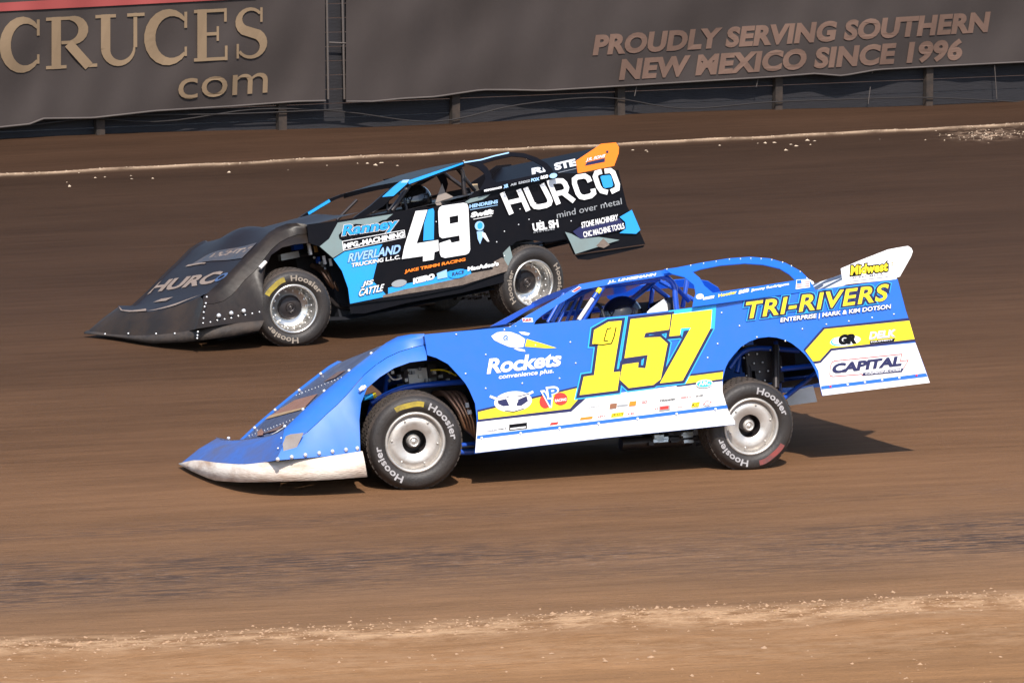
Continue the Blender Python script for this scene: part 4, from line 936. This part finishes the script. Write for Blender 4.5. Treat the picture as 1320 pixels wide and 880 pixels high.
kSIDE = [(396, 289.5), (436, 284), (505, 273), (560, 266), (602, 257), (612, 247), (623, 243.5), (718, 223), (745, 223.5), (797, 219), (808, 265), (824, 297), (831.7, 314.5), (740, 328), (733, 313), (729.5, 308), (722, 309), (712, 311.5), (702, 312), (690, 310), (676, 309), (666, 311.5), (657.5, 317), (659, 325), (662, 335), (664, 345.5), (595.5, 370), (537, 382), (450.6, 393), (448, 371.5), (440, 349), (429, 332.5), (412, 318), (398, 313)]
kd = Z(620, 170, 6, [(370, 678), (290, 718), (455, 690), (300, 598), (180, 770)]) + [(562, 286), (690, 262), (640, 312), (650, 330), (616, 300), (780, 262), (736, 285)]
kside = sheet(fk, 'side_panel', car2, kSIDE, [], .95, [BLACKP, STEEL], rivets=kd)
kside['label'] = 'black side panel with white number 49'
KM = [BLACKV, WHITE, LBLUE, SAGE, ORANGE, GREYV, PALEB, DIRTV, NAVY, BLUE]
q4 = lambda *p: Z(410, 260, 6.285, p); q6 = lambda *p: Z(500, 240, 5.867, p); q7 = lambda *p: Z(620, 170, 6, p); q8 = lambda *p: Z(620, 270, 6, p); q5 = lambda *p: Z(380, 190, 5.077, p)
KAT = lambda px, py, h: fk.at(px, py, .95, h)
d = Decal(KAT)
d.poly(q4((12, 362), (88, 300), (158, 170), (605, 100), (520, 170), (300, 260), (205, 402), (120, 456)), 3)
d.flush('sage_graphic', KM, kside)
d.poly(q4((124, 464), (215, 405), (520, 345), (500, 380), (470, 520), (440, 640), (520, 720), (560, 765), (258, 826), (242, 700), (192, 560)), 2)
d.poly(q6((0, 768), (350, 690), (470, 640), (620, 630), (640, 690), (330, 760), (0, 830)), 2)
d.flush('light_blue_graphic', KM, kside)
d.poly(q6((-40, 825), (120, 780), (330, 740), (560, 690), (640, 655), (790, 630), (800, 570), (860, 540), (910, 560), (940, 605), (900, 642), (560, 748), (-40, 842)), 7)
d.flush('dried_mud', KM, kside)
d.poly(q6((920, 452), (955, 590), (905, 600), (880, 560), (868, 505)), 3)
d.flush('sage_graphic', KM, kside)
d.poly(q4((170, 300), (165, 270), (215, 215), (300, 180), (370, 185), (400, 215), (520, 150), (670, 130), (640, 235), (420, 290), (340, 255), (215, 330)), 0)
a = ('Ranney', q4((190, 302))[0], q4((625, 240))[0], q4((212, 192))[0]); d.text(*a, 1, bold=.085, bb=.03); d.text(*a, 0, bold=.06, bb=.03); d.text(*a, 2, bold=.03)
d.flush('sponsor_lettering', KM, kside)
d.poly(q4((192, 320), (698, 228), (705, 290), (200, 398)), 1); d.poly(q4((198, 324), (693, 234), (699, 286), (206, 391)), 0); d.text('MFG.-MACHINING', q4((208, 382))[0], q4((692, 283))[0], q4((206, 342))[0], 1, bold=.05)
d.flush('sponsor_lettering', KM, kside)
a = ('RIVERLAND', q4((238, 492))[0], q4((655, 418))[0], q4((254, 420))[0]); d.text(*a, 8, bold=.07, bb=.03); d.text(*a, 6, bold=.03)
d.flush('sponsor_lettering', KM, kside)
a = ('TRUCKING L.L.C.', q4((265, 532))[0], q4((660, 463))[0], q4((268, 500))[0]); d.text(*a, 0, bold=.08, bb=.03); d.text(*a, 1, bold=.03)
d.flush('sponsor_lettering', KM, kside)
a = ('JIS', q4((345, 698))[0], q4((432, 680))[0], q4((362, 648))[0]); d.text(*a, 0, bold=.10, bb=.03); d.text(*a, 1, bold=.03)
a = ('CATTLE', q4((320, 768))[0], q4((515, 725))[0], q4((338, 708))[0]); d.text(*a, 0, bold=.10, bb=.03); d.text(*a, 1, bold=.03)
d.flush('sponsor_lettering', KM, kside)
d.text('JAKE TRIMM RACING', q6((122, 664))[0], q6((580, 572))[0], q6((124, 634))[0], 4, bold=.04)
d.flush('sponsor_lettering', KM, kside)
d.ell(q6((80, 735))[0], 10, 4.6, 5, -.2); d.flush('sponsor_sticker', KM, kside)
d.text('KEIRO', q6((190, 738))[0], q6((345, 700))[0], q6((190, 700))[0], 1, bold=.09); d.flush('sponsor_sticker', KM, kside)
d.poly(q6((365, 660), (440, 630), (445, 690), (370, 705)), 6); d.ell(q6((525, 662))[0], 12.5, 5.6, 2, -.2); d.text('RACE', q6((480, 682))[0], q6((570, 662))[0], q6((482, 655))[0], 8, bold=.04); d.flush('sponsor_sticker', KM, kside)
d.text("MacAdoo's", q6((600, 642))[0], q6((830, 600))[0], q6((600, 612))[0], 1, bold=.07); d.flush('sponsor_lettering', KM, kside)
d.poly(q6((575, 122), (620, 95), (770, 62), (720, 100), (604, 130)), 3); d.flush('sage_graphic', KM, kside)
d.text('HENDRENS', q6((612, 168))[0], q6((825, 130))[0], q6((612, 142))[0], 6, bold=.05); d.quads(ribbon(q6((615, 180), (825, 144)), .7), 6); d.flush('sponsor_lettering', KM, kside)
d.text('Swift', q6((622, 238))[0], q6((786, 212))[0], q6((630, 200))[0], 1, bold=.06); d.quads(ribbon(q6((640, 252), (780, 226)), .8), 1); d.flush('sponsor_lettering', KM, kside)
d.ell(q6((686, 302))[0], 6, 6.2, 6, .2); d.ell(q6((690, 300))[0], 3.4, 4.4, 2, .2); d.poly(q6((665, 345), (715, 340), (712, 380), (690, 440), (672, 400)), 6); d.poly(q6((705, 350), (728, 355), (760, 420), (745, 420), (708, 380)), 1); d.flush('ribbon_emblem', KM, kside)
# number 49
n4 = q6((202, 190), (292, 180), (210, 434), (374, 408), (377, 490), (345, 500), (340, 556), (258, 570), (258, 530), (98, 552), (118, 455))
c4 = q6((297, 180), (335, 168), (343, 190), (340, 405), (260, 414), (266, 285))
n9 = q6((372, 195), (380, 165), (400, 150), (565, 127), (590, 132), (601, 160), (615, 480), (605, 505), (585, 518), (425, 544), (395, 535), (385, 510), (382, 432), (462, 406), (474, 430), (536, 416), (533, 374), (405, 396), (384, 385), (379, 360))
d.poly(n4, 1); d.poly(c4, 2); d.poly(n9, 1, [q6((458, 234), (524, 222), (525, 274), (461, 287))])
d.flush('race_number', KM, kside)
# large lettering on the quarter
qh = lambda *p: Z(635, 210, 7.765, p)
def stroke(pts, wd=6.4, m=1): d.quads(ribbon(qh(*pts), wd), m)
stroke([(85, 300), (178, 515)]); stroke([(250, 268), (345, 482)]); stroke([(150, 400), (285, 368)], 5.8)
stroke([(318, 250), (390, 415), (412, 438), (450, 443), (525, 428), (555, 412), (565, 385), (556, 355), (482, 213)])
stroke([(648, 417), (560, 200), (640, 182), (685, 183), (712, 208), (730, 250), (722, 282), (690, 298), (622, 312)]); stroke([(702, 308), (805, 386)])
stroke([(962, 192), (945, 155), (910, 133), (835, 145), (806, 168), (808, 212), (842, 308), (868, 340), (905, 348), (970, 333), (1000, 305), (992, 262)])
stroke([(1080, 88), (1028, 103), (1014, 140), (1048, 240), (1078, 282), (1140, 298)]); stroke([(1108, 86), (1165, 80), (1195, 102), (1238, 218), (1234, 262), (1172, 292)])
d.poly(qh((1065, 142), (1080, 131), (1158, 123), (1175, 138), (1195, 225), (1180, 245), (1112, 255), (1095, 242)), 2)
d.flush('sponsor_lettering', KM, kside)
d.text('mind over metal', q7((578, 672))[0], q7((1082, 562))[0], q7((572, 622))[0], 5, bold=.0); d.flush('sponsor_lettering', KM, kside)
d.text('UEL SH', q8((396, 170))[0], q8((590, 138))[0], q8((388, 112))[0], 1, bold=.05); d.text('SYSTEMS', q8((395, 186))[0], q8((560, 158))[0], q8((394, 176))[0], 5, bold=.02); d.flush('sponsor_lettering', KM, kside)
d.poly(q8((1062, 60), (1156, 5), (1222, 160), (1190, 190), (1060, 185), (1110, 150), (1105, 100)), 2); d.flush('light_blue_graphic', KM, kside)
d.poly(q8((640, 176), (690, 190), (760, 230), (900, 214), (1062, 238), (720, 346), (682, 260)), 3); d.poly(q8((880, 285), (935, 225), (985, 275), (940, 300)), 7); d.flush('sage_graphic', KM, kside)
d.poly(q8((700, 172), (750, 138), (1060, 70), (1090, 105), (1110, 150), (790, 226), (750, 225)), 8)
for a in (('STONE MACHINERY', q8((768, 147))[0], q8((1050, 84))[0], q8((764, 102))[0]), ('CNC MACHINE TOOLS', q8((784, 220))[0], q8((1100, 150))[0], q8((776, 176))[0])): d.text(*a, 0, bold=.08, bb=.03); d.text(*a, 1, bold=.03)
d.flush('sponsor_lettering', KM, kside)
mb = MB(); rp = [(450, 392.5), (537, 382.5), (595.5, 370.5), (664, 346), (671, 347), (672, 358), (595, 377.5), (530, 389), (470, 404), (452, 404)]
mb.prism([fk.at(*p, .93) for p in rp], [fk.at(*p, .90) for p in rp], [rp]); mb.build('rocker_panel', BLACKP, car2)
# sail panels, roof, posts
ku = fk.b(665, 225, .95)[2]; kk = -1.0
kSAIL = [(597, 209.3), (620, 205.5), (637, 200.5), (656.7, 196.2), (675, 197.5), (691.7, 203), (705, 210.5), (712, 218), (714, 223.8), (623, 244.5), (617, 246), (622, 238), (626, 230), (624, 223), (616, 216), (604, 211.5)]
kHOLE = [(622, 211), (640, 205.5), (660, 201.5), (676, 203), (690, 209), (699, 214), (703.5, 219.5), (703, 222.5), (655, 232.5), (640, 235), (634, 230.5), (633, 224), (628, 216)]
ks = sheet(fk, 'sail_panel', car2, kSAIL, [kHOLE], .95, [BLACKP, STEEL], k=kk, u0=ku)
mb = MB(); lp = [kSAIL, kHOLE]
mb.prism([fk.mir(fk.at(p[0], p[1], .95, 0, kk, ku)) for q in lp for p in q], [fk.mir(fk.at(p[0], p[1], .95, -.006, kk, ku)) for q in lp for p in q], lp); mb.build('sail_panel', BLACKP, car2)
d = Decal(lambda px, py, h: fk.at(px, py, .95, h, kk, ku))
d.quads(ribbon([(598, 209.8), (620, 206.4), (637, 201.5), (656, 197.2)], 1.6), 6); d.flush('edge_stripe', KM, ks)
for tx, x0_, y0_, x1_, y1_, hh, m in [('PERFORMANCE', 25, 466, 160, 438, 15, 1), ('XR', 176, 440, 210, 430, 26, 6), ('ASI', 228, 422, 272, 412, 16, 5), ('SUNOCO', 290, 408, 378, 390, 18, 5), ('FOX', 388, 390, 450, 378, 24, 6), ('ROD', 462, 370, 518, 358, 24, 1)]:
    d.text(tx, q7((x0_, y0_))[0], q7((x1_, y1_))[0], q7((x0_, y0_ - hh))[0], m, bold=.05); d.flush('sponsor_sticker', KM, ks)
d.ell(q7((558, 343))[0], 5, 3.2, 6, -.2); d.flush('sponsor_sticker', KM, ks)
krf = roof(fk, car2, [(524, 233), (545, 226.5), (562, 220.5), (580, 214.5), (598, 208.5)], .60, [BLACKP, STEEL], .58)
d = Decal(lambda px, py, h: fk.at(px, py, .60, h))
d.poly([(525, 233.2), (560, 221.4), (597, 209.2), (597, 211.4), (566, 222.8), (527, 237.5)], 2); d.flush('roof_stripe', KM, krf)
kp = sheet(fk, 'windscreen_post', car2, [(516, 234.5), (527, 232.5), (526, 238), (506, 254), (494, 266), (470, 279), (455, 281.5), (478, 265), (497, 248)], [], .68, [BLACKP], th=.03)
d = Decal(lambda px, py, h: fk.at(px, py, .68, h)); d.poly(q5((570, 325), (640, 262), (690, 222), (748, 214), (732, 240), (645, 318)), 2); d.poly(q5((692, 232), (705, 214), (750, 210), (735, 232)), 6); d.flush('post_stripe', KM, kp)
kp2 = sheet(fk, 'windscreen_post', car2, [(377, 287), (396, 273.5), (424, 256.5), (440, 250.5), (449, 248), (449, 251.5), (436, 256), (426, 260.5), (399, 277.5), (385, 287)], [], -.56, [BLACKP], th=.03)
d = Decal(lambda px, py, h: fk.at(px, py, -.56, h)); d.poly([(396.5, 273.8), (424, 257), (426, 260), (398, 277)], 2); d.flush('post_stripe', KM, kp2)
tubes(fk, 'roll_cage', car2, DARK, [([(434, 284, -.1), (460, 258, -.1)], .014), ([(556, 226, .56), (585, 217, .56), (596, 222, .56), (600, 256, .56), (-1.1, .56, .3)], .022), ([(528, 238, .55), (505, 272, .55)], .024), ([(-1.1, -.5, 1.2), (-1.12, -.5, .3)], .022), ([(560, 226, .5), (-1.0, -.45, 1.2)], .02), ([(590, 218, .5), (612, 246, .5)], .018), ([(570, 222, .2), (606, 248, .3)], .018), ([(528, 240, .3), (500, 272, .3)], .012), ([(520, 242, .1), (480, 275, .1)], .012)])
mb = MB()
ps = q5((918, 365), (940, 300), (965, 235), (985, 295), (1035, 322), (1030, 345), (1010, 372), (930, 380)); mb.prism([fk.at(*p, .40) for p in ps], [fk.at(*p, .35) for p in ps], [ps])
c = fk.b(580, 252, .2); mb.box(fk.w(c[0] - .06, .22, c[2] - .30), (fk.f, fk.l, fk.u), (.03, .22, .34), 1); mb.box(fk.w(c[0] + .22, .22, c[2] - .62), (fk.f, fk.l, fk.u), (.24, .22, .05), 1)
mb.build('seat', [GREYSEAT, DARKI], car2)
mb = MB(); ps = q5((1160, 240), (1196, 238), (1200, 262), (1216, 300), (1180, 312), (1165, 290)); mb.prism([fk.at(*p, .5) for p in ps], [fk.at(*p, .44) for p in ps], [ps]); mb.build('cage_padding', mat('tan_padding', (.50, .36, .22), .8), car2)
mb = MB(); sw = fk.b(512, 270, .25); mb.tube([fk.w(sw[0], .25 + .17 * math.cos(a), sw[2] + .17 * math.sin(a)) for a in np.linspace(0, 6.283, 22)], .013, 6); mb.build('steering_wheel', DARKI, car2)
# spoiler
kEP = [(742.5, 207.5), (768, 190.5), (775, 185.5), (794, 183.7), (798, 190), (797.5, 198), (791.7, 214), (745, 223.4)]
sp = sheet(fk, 'spoiler_plate', car2, kEP, [], .945, [ORANGE], th=.006, label='orange spoiler plate')
d = Decal(lambda px, py, h: fk.at(px, py, .945, h))
d.poly(q7((803, 262), (818, 236), (958, 203), (956, 232)), 8); a = ('J.R. SONS', q7((808, 236))[0], q7((950, 205))[0], q7((820, 204))[0]); d.text(*a, 8, bold=.08, bb=.04); d.text(*a, 1, bold=.04); d.ell(q7((975, 155))[0], 1.6, 1.6, 8); d.flush('sponsor_lettering', KM, sp)
mb = MB(); mb.prism([fk.mir(fk.at(p[0], p[1], .945)) for p in kEP], [fk.mir(fk.at(p[0], p[1], .939)) for p in kEP], [kEP]); mb.build('spoiler_plate', BLACKP, car2)
s0 = fk.b(748, 223, .93); s1 = fk.b(778, 189, .93)
mb = MB(); mb.grid([[fk.w(s0[0], .935, s0[2]), fk.w(s1[0], .935, s1[2])], [fk.w(s0[0], -.935, s0[2]), fk.w(s1[0], -.935, s1[2])]], 0, False)
bl = mb.build('spoiler_blade', BLACKP, car2)
e1 = fk.f * (s1[0] - s0[0]) + fk.u * (s1[2] - s0[2]); nrm = np.cross(fk.l, e1); nrm /= np.linalg.norm(nrm); nrm = nrm if nrm @ (CC - fk.O) > 0 else -nrm
B0 = fk.w(s0[0], .93, s0[2])
def kblade(px, py, h):
    r = ray(px, py); t = ((B0 - CC) @ nrm) / (r @ nrm); return CC + r * t + nrm * h
d = Decal(kblade); d.text('RI', q7((400, 330))[0], q7((505, 308))[0], q7((396, 285))[0], 1, bold=.05); d.text('STE', q7((580, 298))[0], q7((738, 262))[0], q7((568, 248))[0], 1, bold=.06); d.quads(ribbon(q7((600, 318), (740, 286)), .7), 5); d.flush('sponsor_lettering', KM, bl)
# hood graphics
kh = hood_at(khood); p5 = lambda *p: Z(100, 290, 5.175, p)
HK = [mat('cream_vinyl', (.27, .205, .165), .6, dirt=.5), mat('slate_vinyl', (.030, .042, .06), .5, dirt=.5), mat('dull_blue_vinyl', (.05, .09, .2), .5), GREYV]
d = Decal(kh, .005)
d.text('HURC', p5((460, 458))[0], p5((900, 388))[0], p5((535, 378))[0], 0, bold=.04); d.text('O', p5((905, 390))[0], p5((985, 355))[0], p5((935, 345))[0], 2, bold=.04); d.flush('hood_lettering', HK, car2)
densepoly(d, p5((730, 280), (1100, 222), (1200, 120), (860, 205)), 1); d.text('LICHTY', p5((880, 222))[0], p5((1130, 180))[0], p5((920, 190))[0], 0, bold=.05); densepoly(d, p5((720, 282), (850, 262), (860, 252), (740, 268)), 0); d.flush('hood_sponsor_panel', HK, car2)
densepoly(d, p5((505, 522), (590, 510), (640, 485), (560, 495)), 0, 4); d.flush('hood_sticker', HK, car2)
densepoly(d, p5((265, 565), (460, 578), (460, 562), (280, 545)), 0); densepoly(d, p5((460, 578), (660, 545), (830, 465), (650, 530)), 0); d.flush('hood_edge_trim', HK, car2)
mb = MB()
for p in p5((942, 604), (1025, 588), (1108, 573)): mb = MB(); mb.ball(fk.at(*p, .94), .022, 0, 5); mb.build('fastener', STEEL, car2)
mb = MB()
for p in p5((862, 480), (856, 522), (848, 545), (842, 582), (840, 622), (836, 655), (830, 678), (803, 712), (800, 735), (798, 755), (885, 648), (932, 635), (980, 628), (1025, 620), (1072, 607), (1118, 600), (1165, 590), (1212, 580)): mb.ball(fk.at(*p, .925), .010, 0, 4)
for p in p5((530, 724), (655, 722), (345, 722), (190, 726)): mb.ball(fk.at(*p, float(np.interp(p[0], [112, 138.6, 177, 216, 254], [-.76, -.48, 0, .45, .8]))) + fk.f * .01, .010, 0, 4)
mb.build('nose_fasteners', STEEL, car2)
mb = MB(); mb.tube([fk.at(335, 345.5, .93), fk.at(342.5, 337.5, .93)], .02, 6); mb.build('lip_clip', [WHITED], car2)
# wheels
ko = turned(fk, -17); kor = turned(fk, -3)
wheel(car2, at_z(378.5, 398, .350), ko, upz, .366, 'deep', dict(text=math.radians(-8), patch=(math.radians(-62), math.radians(-18), TYREY, .258, .305)), .2)
wheel(car2, fk.at(687, 365, .92), kor, upz, .365, 'deep', dict(text=math.radians(52)), .5)
kxf, kxr = 1.32, -1.39
wheel(car2, on_ground(fk, kxf, -.90, .275), -kor, upz, .275, 'deep', dict(text=0.4)); wheel(car2, on_ground(fk, kxr, -.92, .31), -kor, upz, .31, 'deep', dict(text=1.4))
mb = MB()
def bk(px, py, l, h, m): mb.box(fk.at(px, py, l), (fk.f, fk.l, fk.u), h, m)
bk(410, 345, .2, (.32, .16, .16), 0); bk(395, 322, .3, (.12, .07, .05), 0); bk(383, 318, .45, (.05, .03, .03), 1); bk(372, 330, .5, (.10, .03, .03), 2)
for i in range(6): bk(404 + i * 6, 330 + i * 5, .5, (.014, .02, .03), i % 3)
for i in range(6): mb.ball(fk.at(398 + i * 7, 325 + i * 7, .55), .014, 3, 4)
mb.build('engine', [DARK, BLUED, ALU, STEEL], car2)
mb = MB()
for i in range(3): mb.tube([fk.at(402 + i * 6, 342, .40), fk.at(415 + i * 6, 350 + i * 2, .55), fk.at(428 + i * 3, 368 + i * 3, .58), fk.at(450, 378 + i * 4, .5)], .024, 8, sub=4)
mb.build('exhaust_header', COPPER, car2)
mb = MB(); bk(399, 321, .80, (.012, .012, .055), 0); bk(418, 335, .8, (.01, .012, .04), 0); bk(426, 338, .8, (.008, .012, .035), 0); mb.build('white_clamp', [WHITED], car2)
mb = MB(); bk(407, 321, .75, (.015, .01, .03), 0); mb.build('orange_fitting', [mat('brass_fitting', (.45, .22, .06), .4, .6)], car2)
tubes(fk, 'chassis_tube', car2, DARK, [([(425, 385, .6), (452, 398, .6), (560, 390, .6)], .022), ([(380, 330, .5), (412, 326, .5)], .018), ([(-2.6, .5, .45), (-2.6, -.6, .45)], .022), ([(-1.9, .5, .45), (-2.6, .5, .45)], .022), ([(-1.9, -.5, .45), (-2.6, -.5, .45)], .022)])
mb = MB(); mb.tube([fk.w(kxr, .75, .36), fk.w(kxr, -.7, .42)], .06, 12); mb.ball(fk.w(kxr, -.05, .39), .17, 0, 7); mb.build('rear_axle', DARK, car2)
mb = MB(); mb.box(fk.w(-2.3, 0, .66), (fk.f, fk.l, fk.u), (.24, .38, .16)); mb.build('fuel_cell', DARKI, car2)
mb = MB(); rp = [(741, 329), (831, 316), (829, 319), (790, 328), (758, 335), (745, 334)]; mb.prism([fk.at(*p, .92) for p in rp], [fk.at(*p, .89) for p in rp], [rp]); mb.build('rear_skirt', BLACKP, car2)
mb = MB()
for i in range(12): bk(590 + (i * 13) % 60, 384 - (i * 5) % 10, .5, (.03, .03, .012), i % 2)
mb.build('gearbox_linkage', [DARK, ALUB], car2)
driver(fk, (538, 258), .24, 'driver in a dark helmet seated in the black car', HELM, .145)
